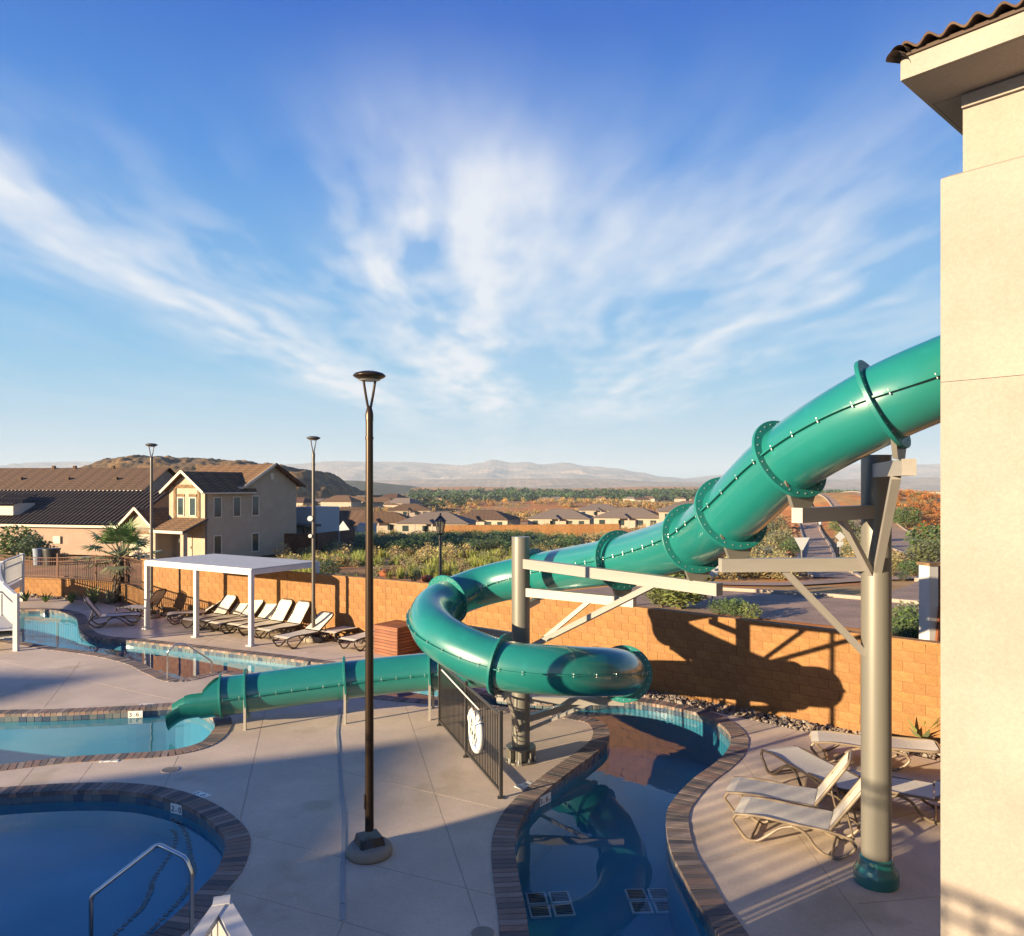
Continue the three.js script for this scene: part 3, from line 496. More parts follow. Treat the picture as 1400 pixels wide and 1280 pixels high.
lampPost(g(505, 1168), 'tall bronze lamp post on a round footing in open deck beside the drain', mat.bronze);
lampPost(g(207, 845), 'tall lamp post behind the white pergola corner near the palm', mat.post);
lampPost(g(428.5, 877), 'tall lamp post between the loungers and the red wooden box', mat.post);
{ const t = thing('flood_light', 'small round white floodlights clamped on the lamp post by the loungers', 'floodlight'); const p = g(428.5, 877); for (const [y, s] of [[3.9, .085], [3.35, .06]]) { const q = part('lamp', new THREE.CylinderGeometry(s, s * .8, .09, 20).rotateX(Math.PI / 2 - .2), mat.white, t); q.position.set(p.x - .08, y, p.z + .07); part('bracket', box(.05, .05, .1, .04, 0, -.06), mat.iron, q); } }

// ---------------------------------------------------------------- pool fence with rescue gear
{
  const a = g(601, 992), b = g(685, 1091), t = thing('pool_fence', 'short dark metal picket fence standing beside the slide column', 'fence');
  const d = b.clone().sub(a), L = d.length(), dn = d.clone().normalize(), H = 1.36, n = Math.round(L / .088);
  for (let k = 1; k < n; k++) { const p = a.clone().addScaledVector(dn, k * L / n); part('picket', box(.016, H - .14, .016, p.x, .09 + (H - .14) / 2, p.z, Math.atan2(-dn.z, dn.x)), mat.iron, t); }
  for (const k of [0, .5, 1]) { const p = a.clone().addScaledVector(dn, k * L); const q = part('post', box(.05, H + .03, .05, p.x, (H + .03) / 2, p.z, Math.atan2(-dn.z, dn.x)), mat.iron, t); part('foot_plate', box(.11, .012, .11, p.x, .007, p.z), mat.iron, q); }
  for (const y of [.1, H - .05]) part('rail', bar(a.clone().setY(y), b.clone().setY(y), .035, .035), mat.iron, t);
  const side = V(dn.z, 0, -dn.x); if (side.dot(V(-1, 0, .3)) < 0) side.negate();
  const on = (k, y, o = .045) => a.clone().addScaledVector(dn, k * L).setY(y).addScaledVector(side, o);
  single('rescue_pole', 'long white rescue pole hung along the top of the picket fence', 'pole', rod(on(.1, 1.24, .05), on(.74, 1.13, .05), .016, .016, 10), mat.white);
  const ring = thing('life_ring', 'white ring buoy hanging on the picket fence', 'life ring'); const c = on(.72, .73, .075);
  const tor = new THREE.TorusGeometry(.255, .062, 16, 48); tor.scale(1, 1.15, 1); const mb = part('buoy', tor, mat.rubber, ring); ring.position.copy(c); ring.rotation.y = Math.atan2(side.x, side.z);
  for (const k of [0, 1, 2, 3]) part('band', new THREE.TorusGeometry(.066, .012, 6, 16).rotateY(Math.PI / 2).rotateZ(0).translate(0, .268, 0).rotateZ(k * Math.PI / 2 + .7), mat.blueDot, ring);
  const rope = thing('throw_rope', 'loosely coiled white rope hanging over the ring buoy', 'rope', on(.72, 1.02, .13), Math.atan2(side.x, side.z));
  for (let k = 0; k < 7; k++) { const w = .10 + .05 * (k % 3), h = .15 + .04 * ((k * 2) % 5), o = (k - 3) * .018, pts = []; for (let i = 0; i < 14; i++) { const q = i / 14 * Math.PI * 2; pts.push(V(Math.sin(q) * w + o + .02 * Math.sin(3 * q + k), -h + Math.cos(q) * h + .1, .014 * Math.sin(2 * q + k) + k * .006)); } part('coil', tube(pts, .0085, 60, 6, true), mat.rope, rope); }
}

// ---------------------------------------------------------------- steel handrails
single('handrail', 'bent steel handrail at the wading pool steps', 'handrail', bent([g(262, 1292).setY(-.05), V(g(262, 1292).x, .78, g(262, 1292).z), V(g(262, 1292).x - .08, .93, g(262, 1292).z - .03), V(g(262, 1292).x - .47, .99, g(262, 1292).z - .22), V(g(262, 1292).x - 1.06, .56, g(262, 1292).z + .06), V(g(262, 1292).x - 1.06, -.6, g(262, 1292).z + .06)], .024, 12, .06), mat.steel);
{ const p = g(229, 930), q = g(290, 921); single('handrail', 'thin steel handrail at the lazy river steps', 'handrail', bent([V(p.x, -.02, p.z), V(p.x, .72, p.z), V(p.x + .18, .90, p.z - .05), V(p.x + .42, .90, p.z - .12), V(q.x, .32, q.z), V(q.x, -.5, q.z)], .021, 10, .06), mat.steel); }

// ---------------------------------------------------------------- pergola
const wallTurn = -30 * Math.PI / 180;   // the wall, pergola and houses run together
{
  const A = g(201, 860), B = g(343.5, 883), d = B.clone().sub(A), W = d.length(), turn = Math.atan2(-d.z, d.x), D = 2.75, H = 2.35;
  const t = thing('pergola', 'white steel pergola shading the row of loungers', 'pergola', A, turn);
  for (const x of [0, W / 2, W]) for (const z of [0, -D]) { const p = part('post', box(.13, H - .16, .13, x, (H - .16) / 2, z), mat.white, t); part('foot_plate', box(.24, .03, .24, x, .014, z), mat.white, p); }
  part('beam', box(W + .13, .16, .13, W / 2, H - .08, 0), mat.white, t); part('beam', box(W + .13, .16, .13, W / 2, H - .08, -D), mat.white, t);
  part('beam', box(.12, .155, D - .14, 0, H - .08, -D / 2), mat.white, t); part('beam', box(.12, .155, D - .14, W, H - .08, -D / 2), mat.white, t);
  const n = 22; for (let k = 0; k < n; k++) part('roof_panel', box((W + .1) / n - .012, .03, D + .06, -.05 + (k + .5) * (W + .1) / n, H + .017, -D / 2), mat.white, t);
}

// ---------------------------------------------------------------- sun loungers
function loungerParts(t, back, frameM, dark) {
  const wid = .33, rail = (pts, r = .021) => tube(pts, r, 26, 8);
  const hinge = .46, seat = .36, k8 = .8;
  const k = (l) => l.map((p) => V(p.x * k8, p.y, p.z));
  for (const s of [-1, 1]) {
    const z = s * wid;
    part('side_rail', rail(k([V(-1.0, seat - .02, z), V(-.6, seat + .015, z), V(0, seat, z), V(hinge / k8, seat - .01, z), V(.92, seat - .06, z)])), frameM, t);
    part('front_leg', rail(k([V(-.96, seat - .02, z), V(-1.02, seat - .10, z), V(-.93, .16, z), V(-.78, .03, z), V(-.62, .028, z), V(-.45, .12, z), V(-.22, .27, z), V(-.02, seat - .03, z)]), .023), frameM, t);
    part('rear_leg', rail(k([V(-.02, seat - .03, z), V(.18, .27, z), V(.36, .10, z), V(.52, .028, z), V(.72, .03, z), V(.9, .13, z), V(.97, .22, z), V(.90, seat - .07, z)]), .023), frameM, t);
  }
  part('crossbar', rod(V(-.57, .03, -wid), V(-.57, .03, wid), .016), frameM, t); part('crossbar', rod(V(.48, .03, -wid), V(.48, .03, wid), .016), frameM, t);
  const sl = []; const N = 10; for (let i = 0; i < N; i++) { const a = mix(-.81, hinge - .02, i / N), b = mix(-.81, hinge - .02, (i + 1) / N), y = (x) => seat + .022 - .016 * Math.cos((x + .2) / .8 * 1.5) + (x < -.72 ? -(-.72 - x) * .35 : 0); sl.push([V(a, y(a), wid - .01), V(b, y(b), wid - .01), V(b, y(b), -wid + .01), V(a, y(a), -wid + .01)]); }
  part('seat_sling', quads(sl), mat.sling, t);
  const bl = .78, ca = Math.cos(back), sa = Math.sin(back), bp = (s, z, o = 0) => V(hinge + s * ca - o * sa, seat + .02 + s * sa + o * ca, z);
  part('backrest_frame', tube([bp(0, -wid), bp(bl * .5, -wid), bp(bl * .93, -wid + .015), bp(bl + .03, -wid + .10), bp(bl + .045, 0), bp(bl + .03, wid - .10), bp(bl * .93, wid - .015), bp(bl * .5, wid), bp(0, wid)], .024, 60, 8), frameM, t);
  const bs = []; for (let i = 0; i < 8; i++) { const a = i / 8 * bl * .98 + .015, b = (i + 1) / 8 * bl * .98 + .015, o = (s) => .02 - .03 * Math.sin(s / bl * Math.PI), w = (s) => wid - .012 - (s > bl * .85 ? (s - bl * .85) * .6 : 0); bs.push([bp(a, w(a), o(a)), bp(b, w(b), o(b)), bp(b, -w(b), o(b)), bp(a, -w(a), o(a))]); }
  part('backrest_sling', quads(bs), mat.sling, t);
  if (back > .15) for (const s of [-1, 1]) part('backrest_strut', rod(bp(bl * .45, s * (wid - .04)), V(.75, seat - .07, s * (wid - .04)), .014), frameM, t);
}
function lounger(foot, head, label, back, frameM, group) {           // foot and head are ground points under the two ends
  const d = head.clone().sub(foot), c = foot.clone().addScaledVector(d.clone().normalize(), .82).setY(0);
  const t = thing('sun_lounger', label, 'sun lounger', c, Math.atan2(-d.z, d.x), group); loungerParts(t, back, frameM); return t;
}
const towall = V(.55, 0, -.835);
{
  const row = [[255, 862], [278, 863], [292, 867], [317, 869], [334, 873], [358, 877], [382, 888], [447, 880], [473, 891]];
  const lab = ['beige sling lounger at the palm end of the row under the pergola', 'beige sling lounger second from the palm end of the pergola row', 'beige sling lounger third from the palm end of the pergola row', 'beige sling lounger behind the corner post of the pergola', 'beige sling lounger with raised back fifth from the palm end', 'beige sling lounger sixth from the palm end of the row', 'beige sling lounger beside the lamp post footing under the pergola edge', 'beige sling lounger against the wall between lamp post and wooden box', 'beige sling lounger tucked beside the red wooden box'];
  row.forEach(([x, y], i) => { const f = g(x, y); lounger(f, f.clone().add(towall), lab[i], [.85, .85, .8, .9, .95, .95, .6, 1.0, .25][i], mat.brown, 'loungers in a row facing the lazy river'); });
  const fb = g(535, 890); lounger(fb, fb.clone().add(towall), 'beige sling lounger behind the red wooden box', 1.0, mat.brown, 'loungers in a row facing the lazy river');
  const f1 = g(168, 842); lounger(f1, f1.clone().add(V(.96, 0, .28)), 'sling lounger with raised back beside the palm trunk', .95, mat.brown, 'loungers near the palm');
  const f2 = g(192, 853); lounger(f2, f2.clone().add(V(-.5, 0, .2)), 'sling lounger seen from behind its raised dark back', .95, mat.brown, 'loungers near the palm');
  const f3 = g(228, 853); lounger(f3, f3.clone().add(V(.93, 0, -.37)), 'sling lounger lying crosswise behind the pergola posts', .6, mat.brown, 'loungers near the palm');
  // by the outer slide column
  const A = g(1008, 1133), h1 = V(.885, 0, .465);
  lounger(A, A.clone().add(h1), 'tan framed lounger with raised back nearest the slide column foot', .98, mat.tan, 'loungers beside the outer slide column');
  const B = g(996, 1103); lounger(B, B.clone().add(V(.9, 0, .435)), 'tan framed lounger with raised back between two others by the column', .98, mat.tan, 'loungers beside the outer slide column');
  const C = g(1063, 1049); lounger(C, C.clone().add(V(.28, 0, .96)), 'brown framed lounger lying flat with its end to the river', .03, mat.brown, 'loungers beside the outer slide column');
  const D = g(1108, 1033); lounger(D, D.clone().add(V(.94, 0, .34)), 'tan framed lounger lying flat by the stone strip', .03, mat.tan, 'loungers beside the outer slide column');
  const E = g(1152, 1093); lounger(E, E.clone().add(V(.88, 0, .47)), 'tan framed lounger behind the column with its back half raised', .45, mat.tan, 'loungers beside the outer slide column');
}
// wooden towel bin
{
  const p = g(527, 897), t = thing('towel_bin', 'red slatted wooden box beside the row of loungers', 'wooden box', p, wallTurn - .1);
  const W = .95, H = .84, n = 9; part('carcass', box(W - .03, H - .03, W - .03, 0, H / 2, -W / 2), mat.redwood[1], t);
  for (let k = 0; k < n; k++) { const h = H / n, y = (k + .5) * h; part('slat', box(W, h - .014, .022, 0, y, 0), mat.redwood[k % 3], t); part('slat', box(.022, h - .014, W, W / 2, y, -W / 2), mat.redwood[(k + 1) % 3], t); part('slat', box(.022, h - .014, W, -W / 2, y, -W / 2), mat.redwood[(k + 2) % 3], t); }
  for (let k = 0; k < 7; k++) part('lid_board', box(W + .05, .028, (W + .05) / 7 - .008, 0, H + .012, -W / 2 + (k - 3) * (W + .05) / 7), mat.redwood[k % 3], t);
}
// ---------------------------------------------------------------- depth markers, drains
function canvasTex(w, h, draw) { const c = document.createElement('canvas'); c.width = w; c.height = h; const x = c.getContext('2d'); draw(x, w, h); const t = new THREE.CanvasTexture(c); t.colorSpace = THREE.SRGBColorSpace; return t; }
function marker(text1, text2, pos, turn, flat, label) {
  const tx = canvasTex(256, 128, (x, w, h) => { x.fillStyle = '#e9e4d6'; x.fillRect(0, 0, w, h); x.fillStyle = '#17181c'; x.font = 'bold 104px sans-serif'; x.textBaseline = 'middle'; x.fillText(text1, 14, h / 2 + 4); x.fillText(text2, 138, h / 2 + 4); x.font = 'bold 32px sans-serif'; x.fillText('FT', 82, h - 34); x.fillText('IN', 206, h - 34); });
  const w = flat ? .32 : .30, h = .15, m = new THREE.MeshStandardMaterial({ map: tx, roughness: .4 }), geo = new THREE.BoxGeometry(w, h, .012);
  if (flat) geo.rotateX(-Math.PI / 2);
  const o = single('depth_marker', label, 'depth marker', geo, m, pos, turn); return o;
}
{ const a = g(172, 971.2), b = g(200, 970), d = b.clone().sub(a); marker('3', '6', g(186, 970.8).setY(-.088).add(V(.0, 0, .035)), Math.atan2(-d.z, d.x), false, 'white 3 FT 6 IN depth tile on the swimming pool wall'); }
marker('2', '0', g(246, 1098).setY(-.088).add(V(-.02, 0, .03)), -.42, false, 'white 2 FT 0 IN depth tile on the wading pool wall');
marker('2', '0', g(275, 1087).setY(.003), -.55, true, 'white 2 FT 0 IN depth tile set flat by the wading pool');
marker('3', '6', g(717, 1074).setY(.003), .75, true, 'white 3 FT 6 IN depth tile set flat by the fence end');
marker('3', '6', g(742, 1086).setY(-.088).add(V(.035, 0, -.0)), .86, false, 'white 3 FT 6 IN depth tile on the lazy river wall');
marker('3', '6', g(150, 1040).setY(.003), .1, true, 'white 3 FT 6 IN depth tile set flat by the swimming pool');
marker('3', '6', g(200, 964).setY(.003), .05, true, 'white 3 FT 6 IN depth tile behind the swimming pool edge');
function drainGrate(px, py, floorY, label, turn) {
  const p = g(px, py, floorY), t = thing('drain_grate', label, 'drain', p.setY(floorY), turn);
  for (const sx of [-1, 1]) for (const sz of [-1, 1]) { const q = part('frame', box(.30, .02, .30, sx * .17, .012, sz * .17), M(.5, .52, .52, { roughness: .6 }), t); for (let k = 0; k < 6; k++) part('slot', box(.24, .008, .022, sx * .17, .025, sz * .17 + (k - 2.5) * .042), mat.black, q); }
}
drainGrate(752, 1238, -1.05, 'square floor drain grates beside the shaded river bank', .1);
drainGrate(889, 1233, -1.05, 'square floor drain grates under the middle of the river', .05);
drainGrate(82, 1017, -1.07, 'square floor drain grates in the sunlit swimming pool', .1);
{ const lid = (px, py, label) => { const t = thing('skimmer_lid', label, 'lid', g(px, py).setY(.004)); part('cover', new THREE.CylinderGeometry(.13, .13, .012, 28), mat.base, t); part('rim', new THREE.TorusGeometry(.135, .008, 6, 32).rotateX(Math.PI / 2), mat.deck, t); };
  lid(660, 1277, 'round concrete skimmer lid by the shaded river bank'); lid(232, 1053, 'round skimmer lid between the two pools'); }
// submerged steps of the wading pool edged with dark tile
{
  const ids = []; { let on = false; wadingPool.forEach((p, i) => { const px = p.x / -p.z * F + CX; if (p.z < -7 && px > 232) on = true; if (p.z > -7.4) on = false; if (on) ids.push(i); }); }
  [[.42, -.30], [.95, -.45]].forEach(([w, y], k) => {
    const ring = offset(wadingPool, -w), a = ids.map((i) => wadingPool[i]), b = ids.map((i, n) => ring[i].clone().lerp(wadingPool[i], 1 - sstep(-2, 18, n))), q = [];
    for (let i = 0; i < a.length - 1; i++) { if (ids[i + 1] - ids[i] > 2) continue; q.push([V(a[i].x, y, a[i].z), V(a[i + 1].x, y, a[i + 1].z), V(b[i + 1].x, y, b[i + 1].z), V(b[i].x, y, b[i].z)], [V(b[i].x, y, b[i].z), V(b[i + 1].x, y, b[i + 1].z), V(b[i + 1].x, -.6, b[i + 1].z), V(b[i].x, -.6, b[i].z)]); }
    if (!q.length) return; const pm = mat.plaster.clone(); pm.side = THREE.DoubleSide; const s = setting('pool_step', quads(q), pm, k ? 'lower submerged step of the wading pool' : 'upper submerged step of the wading pool');
    b.forEach((p, i) => { if (i % 1 === 0) part('edge_tile', box(.06, .012, .06, p.x, y + .007, p.z, i), mat.black, s); });
  });
}

// ---------------------------------------------------------------- hotel wing at the right
{
  const t = thing('hotel_wing', 'cream stucco hotel corner with a barrel tiled eave', 'building', V(3.67, 0, -6.25), -47.8 * Math.PI / 180);
  part('upper_wall', box(14, 8.18, 9, 7, 4.09, -4.5), mat.cream, t);
  const J = 5.84;
  part('lower_wall', box(14.1, J - .002, 9.2, 6.95, (J - .002) / 2 - .02, -4.4), mat.cream, t);
  part('lower_wall', box(14.1, 7.44 - J + .018, 9.2, 6.95, (7.44 + J - .018) / 2, -4.4), mat.cream, t);
  const sh = new THREE.Shape(); sh.moveTo(0, 7.44); sh.lineTo(.20, 7.44); sh.lineTo(.195, 7.46); sh.lineTo(0, 7.54); const led = new THREE.ExtrudeGeometry(sh, { depth: 14.1, bevelEnabled: false }); led.rotateY(-Math.PI / 2); led.translate(14, 0, 0); part('ledge', led, mat.cream, t);
  const led2 = new THREE.ExtrudeGeometry(new THREE.Shape([[0, 7.44], [.1, 7.44], [.097, 7.455], [0, 7.54]].map(([x, y]) => new THREE.Vector2(-x, y))), { depth: 9, bevelEnabled: false }); led2.translate(0, 0, -9); part('ledge', led2, mat.cream, t);
  const e = part('soffit', box(14.2, .03, .56, 6.87, 8.185, .29), mat.cream, t); part('soffit', box(.22, .03, 9, -.11, 8.184, -4.5), mat.cream, t);
  part('frieze', box(14, .10, .03, 7, 8.10, .018), mat.cream, t);
  part('fascia', box(14.25, .165, .03, 6.88, 8.2525, .59), mat.creamTrim, t); part('fascia', box(.03, .165, 9.6, -.24, 8.2515, -4.2), mat.creamTrim, t);
  part('drip_edge', box(14.25, .018, .05, 6.88, 8.345, .60), mat.underlay, t);
  // clay tiles, each an s-curved pan
  const tc = [[.19, .12, .07], [.15, .09, .055], [.23, .15, .09], [.13, .085, .06]].map((c) => M(...c, { map: rockTex, roughness: .9, side: THREE.DoubleSide }));
  const W = .165, prof2 = []; for (let i = 0; i <= 8; i++) { const x = i / 8; prof2.push([x * W, .028 * Math.sin(x * Math.PI * 2 + .6)]); }
  const tl = []; for (let i = 0; i < 8; i++) { const [x0, y0] = prof2[i], [x1, y1] = prof2[i + 1], z0 = 0, z1 = -.40, th = .018; tl.push([V(x0, y0 + .03, z0), V(x1, y1 + .03, z0), V(x1, y1, z1), V(x0, y0, z1)], [V(x0, y0 + .03 - th, z0), V(x1, y1 + .03 - th, z0), V(x1, y1 + .03, z0), V(x0, y0 + .03, z0)], [V(x0, y0 - th, z1), V(x1, y1 - th, z1), V(x1, y1 + .03 - th, z0), V(x0, y0 + .03 - th, z0)]); }
  const tg = quads(tl), roof = part('roof', new THREE.BoxGeometry(14.2, .03, 9).translate(6.9, 0, -4.5).rotateX(.30).translate(0, 8.36, .60), mat.underlay, t), rest = tc.map(() => []);
  for (let c = 0; c < 86; c++) for (let r = 0; r < 8; r++) { const k = Math.floor(R() * 4), zz = .66 - r * .345 * Math.cos(.3), yy = 8.375 + r * .345 * Math.sin(.3) + (R() - .5) * .006, xx = -.22 + c * W; if (c < 26 && r < 4) { const q = part('roof_tile', tg, tc[k], roof); q.position.set(xx, yy, zz); q.rotation.x = .3; q.rotation.y = (R() - .5) * .03; } else { const q = tg.clone(); q.rotateX(.3); q.translate(xx, yy, zz); rest[k].push(q); } }
  rest.forEach((l, k) => part('roof_tile_run', flatten(l), tc[k], roof, true));
  for (let r = 0; r < 7; r++) { const q = new THREE.CylinderGeometry(.05, .06, .42, 10, 1, true, 0, Math.PI); q.rotateZ(Math.PI / 2 * 0); q.rotateY(-Math.PI / 2); q.rotateX(-Math.PI / 2 + .30); q.translate(-.235, 8.40 + r * .345 * Math.sin(.3), .50 - r * .345 * Math.cos(.3)); part('rake_tile', q, tc[r % 4], roof); const q3 = q.clone().scale(1, 1, 1).translate(-.02, -.045, .03); part('rake_tile', q3, tc[(r + 2) % 4], roof); }
}
// raised terraces and neighbouring buildings sunward of the pool, out of the frame: their shade falls on the deck
const sunTurn = 32.5 * Math.PI / 180;
function terrace(s0, s1, m0, m1, h, label) {
  const t = thing('raised_terrace', label, 'terrace', V(0, 0, 0), sunTurn);
  part('plinth', box(s1 - s0, h - .12, m1 - m0, (s0 + s1) / 2, (h - .12) / 2, (m0 + m1) / 2), mat.cream, t);
  part('floor_slab', box(s1 - s0 + .1, .12, m1 - m0, (s0 + s1) / 2, h - .06, (m0 + m1) / 2), mat.deck, t);
  const r = part('top_rail', box(.07, .06, m1 - m0, s1 - .05, h + 1.05, (m0 + m1) / 2), mat.iron, t); part('bottom_rail', box(.05, .05, m1 - m0, s1 - .05, h + .12, (m0 + m1) / 2), mat.iron, t); part('mid_rail', box(.05, .05, m1 - m0, s1 - .05, h + .86, (m0 + m1) / 2), mat.iron, t);
  for (let m = m0 + .06; m < m1; m += .28) part('picket', box(.05, .95, .05, s1 - .05, h + .57, m), mat.iron, t);
}
terrace(-15, -12, -10.05, -6.0, 3.5, 'raised cream terrace with dark railing beyond the wading pool');
terrace(-14, -9, -5.94, 3.5, 3.52, 'raised cream terrace with dark railing next to the hotel');
function shadeHouse(outline, s0, s1, label) {
  const t = thing('neighbouring_house', label, 'house', V(0, 0, 0), sunTurn), mk = (pts, d, x) => { const q = new THREE.ExtrudeGeometry(new THREE.Shape(pts.map(([m, y]) => new THREE.Vector2(-m, y))), { depth: d, bevelEnabled: false }); q.rotateY(-Math.PI / 2); q.scale(1, 1, 1); q.translate(x, 0, 0); return q; };
  const n = outline.length, mm = outline.map(([m]) => m), m0 = Math.min(...mm), m1 = Math.max(...mm);
  const eq = (pts, d, x) => { const sh = new THREE.Shape(pts.map(([m, y]) => new THREE.Vector2(m, y))), q = new THREE.ExtrudeGeometry(sh, { depth: d, bevelEnabled: false }), p = q.attributes.position; for (let i = 0; i < p.count; i++) { const a = p.getX(i), b = p.getY(i), c = p.getZ(i); p.setXYZ(i, x + d - c, b, a); } q.computeVertexNormals(); return q; };
  part('wall', eq([[m0 + .1, 0], ...outline.map(([m, y]) => [clamp(m, m0 + .1, m1 - .1), y - .25]), [m1 - .1, 0]], s1 - s0 - .4, s0 + .2), mat.cream, t);
  part('roof', eq([...outline, ...outline.slice().reverse().map(([m, y]) => [m, y - .24])], s1 - s0, s0), mat.rust, t);
}
shadeHouse([[-15.1, 7.36], [-13.56, 8.7], [-10.3, 8.2], [-6, 7.3]], -50, -40, 'cream house with a low roof beyond the wading pool');
shadeHouse([[-25.6, 8.0], [-22.6, 8.7], [-20.6, 8.1]], -55, -45, 'cream house beyond the swimming pool');

// ---------------------------------------------------------------- white railings
function railing(t, pts, h, slope = 0.0, cap = .09) {
  const c = new THREE.CatmullRomCurve3(pts, false, 'centripetal'), L = c.getLength(), n = Math.round(L / .12);
  part('top_rail', (() => { const q = []; const m = Math.max(2, Math.round(L / .5)); for (let i = 0; i < m; i++) { const a = c.getPointAt(i / m), b = c.getPointAt((i + 1) / m); q.push(bar(a.add(V(0, h, 0)), b.add(V(0, h, 0)), cap, .05)); } return flatten(q); })(), mat.white, t);
  part('bottom_rail', (() => { const q = []; const m = Math.max(2, Math.round(L / .5)); for (let i = 0; i < m; i++) { const a = c.getPointAt(i / m), b = c.getPointAt((i + 1) / m); q.push(bar(a.add(V(0, .1, 0)), b.add(V(0, .1, 0)), .05, .05)); } return flatten(q); })(), mat.white, t);
  for (let i = 1; i < n; i++) { const p = c.getPointAt(i / n); part('picket', box(.03, h - .16, .03, p.x, p.y + .1 + (h - .16) / 2, p.z), mat.white, t); }
}
{
  const t = thing('footbridge', 'white railed footbridge crossing the lazy river', 'footbridge');
  const Q2 = g(22, 890), Q1 = g(30, 822), L = [V(Q2.x, .62, Q2.z), V(-16.5, .74, -24.9), V(-18.3, .86, -27.4), V(-19.7, .92, -29.7), V(Q1.x, .94, Q1.z)];
  railing(t, L, 1.05, 0, .1); const L2 = L.map((p) => p.clone().add(V(-1.5, 0, .5))); railing(t, L2, 1.05, 0, .1);
  const fl = []; for (let i = 0; i < 4; i++) fl.push([L[i], L[i + 1], L2[i + 1], L2[i]]); const fq = quads(fl), fq2 = fq.clone().translate(0, -.22, 0); part('deck_floor', flatten([fq, fq2]), new THREE.MeshStandardMaterial({ color: mat.white.color, roughness: .7, side: THREE.DoubleSide }), t);
  for (let i = 0; i < 4; i++) { part('stringer', bar(L[i].clone().add(V(0, -.12, 0)), L[i + 1].clone().add(V(0, -.12, 0)), .06, .26), mat.white, t); part('stringer', bar(L2[i].clone().add(V(0, -.12, 0)), L2[i + 1].clone().add(V(0, -.12, 0)), .06, .26), mat.white, t); }
  for (const p of [L[0], L[1], L[3], L[4], L2[0], L2[4]]) part('post', box(.13, p.y + 1.1, .13, p.x, (p.y + 1.1) / 2, p.z), mat.white, t);
}
{
  const t = thing('stair_landing', 'white landing with picket rails below the balcony', 'railing');
  const c = V(-2.27, .72, -6.0), a = c.clone().add(V(0, 0, 3.2)), b = c.clone().add(V(.57, 0, .82).multiplyScalar(3.4));
  railing(t, [c, c.clone().lerp(a, .5), a], 1.0, 0, .10); railing(t, [c, c.clone().lerp(b, .5), b], .994, 0, .13); part('post_cap', box(.125, .06, .125, c.x, 1.722, c.z, .3), mat.white, t);
  part('corner_post', box(.11, 1.7, .11, c.x, .85, c.z), mat.white, t); part('landing_floor', slab([[c.x + .03, c.z + .1], [a.x + .05, a.z], [b.x, b.z]], .5, .72), mat.white, t);
}

// ---------------------------------------------------------------- roads, path, kerbs
function ribbon(pts, w, lift, n = 160) { const c = new THREE.CatmullRomCurve3(pts.map(([x, z]) => V(x, 0, z)), false, 'centripetal'), q = []; let pa, pb; for (let i = 0; i <= n; i++) { const p = c.getPointAt(i / n), t = c.getTangentAt(i / n), s = V(-t.z, 0, t.x), a = p.clone().addScaledVector(s, w / 2), b = p.clone().addScaledVector(s, -w / 2); a.y = T(a.x, a.z) + lift; b.y = T(b.x, b.z) + lift; if (pa) q.push([pb, b, a, pa]); pa = a; pb = b; } const geo = quads(q), po = geo.attributes.position, uv = geo.attributes.uv; for (let i = 0; i < po.count; i++) uv.setXY(i, po.getX(i), po.getZ(i)); geo.computeVertexNormals(); return [geo, c]; }
function kerbs(c, w, name, label, lo = 0, hi = 1, sides = [-1, 1]) { for (const sd of sides) { const l = [], n = 90; let prev; for (let i = 0; i <= n; i++) { const u = mix(lo, hi, i / n), p = c.getPointAt(u), t = c.getTangentAt(u), s = V(-t.z, 0, t.x); p.addScaledVector(s, sd * (w / 2 + .08)); p.y = T(p.x, p.z) + .08; if (prev) l.push(bar(prev, p, .22, .24)); prev = p; } setting(name, flatten(l), mat.kerb, label); } }
const [r1g, r1c] = ribbon([[40, -12], [24, -22.5], [15.5, -28.5], [9.2, -33], [3.8, -36.2], [-3.5, -40]], 7.2, .05);
const r2pts = [[16, -29], [24, -38], [33.5, -55], [41.5, -76], [49, -100], [58, -128], [63.5, -150], [66, -185]];
const [r2g, r2c] = ribbon(r2pts, 7.4, .046);
setting('road', r1g, mat.asphalt, 'asphalt road running past the boundary wall'); setting('road', r2g, mat.asphalt, 'asphalt road leading away past the orange bank');
kerbs(r1c, 7.2, 'kerb', 'concrete kerb of the near road', .42, 1, [1]); kerbs(r2c, 7.4, 'kerb', 'concrete kerb of the far road', .085, 1);
const pathPts = [[18.4, -43.5], [21.5, -54], [27, -68], [36, -91], [45, -116], [53, -140]];
const [pg, pc] = ribbon(pathPts, 2.5, .07); setting('footpath', pg, mat.path, 'straight paved footpath with stone edging'); kerbs(pc, 2.5, 'path_edging', 'pale edging of the footpath');
const [wg, wc] = ribbon([[26.5, -44], [20, -42.6], [13.2, -39.6], [7.5, -41.6], [-1, -45.8]], 1.6, .09); setting('sidewalk', wg, mat.path, 'pavement along the far side of the near road');
const [dg] = ribbon([[4.5, -40.5], [8.5, -47], [11, -58]], 4.0, .06); setting('driveway', dg, mat.asphalt, 'short asphalt driveway off the near road');
const lineDist = (c, n = 60) => { const p = c.getSpacedPoints(n); return (x, z) => { let b = 1e9; for (const q of p) b = Math.min(b, (q.x - x) ** 2 + (q.z - z) ** 2); return Math.sqrt(b); }; };
const d1 = lineDist(r1c), d2 = lineDist(r2c, 120), d3 = lineDist(pc), d4 = lineDist(wc);
const offRoad = (x, z, r) => d1(x, z) > 4.0 + r && d2(x, z) > 4.2 + r && d3(x, z) > 1.6 + r && d4(x, z) > 1 + r && !inside(yardPoly, x, z);

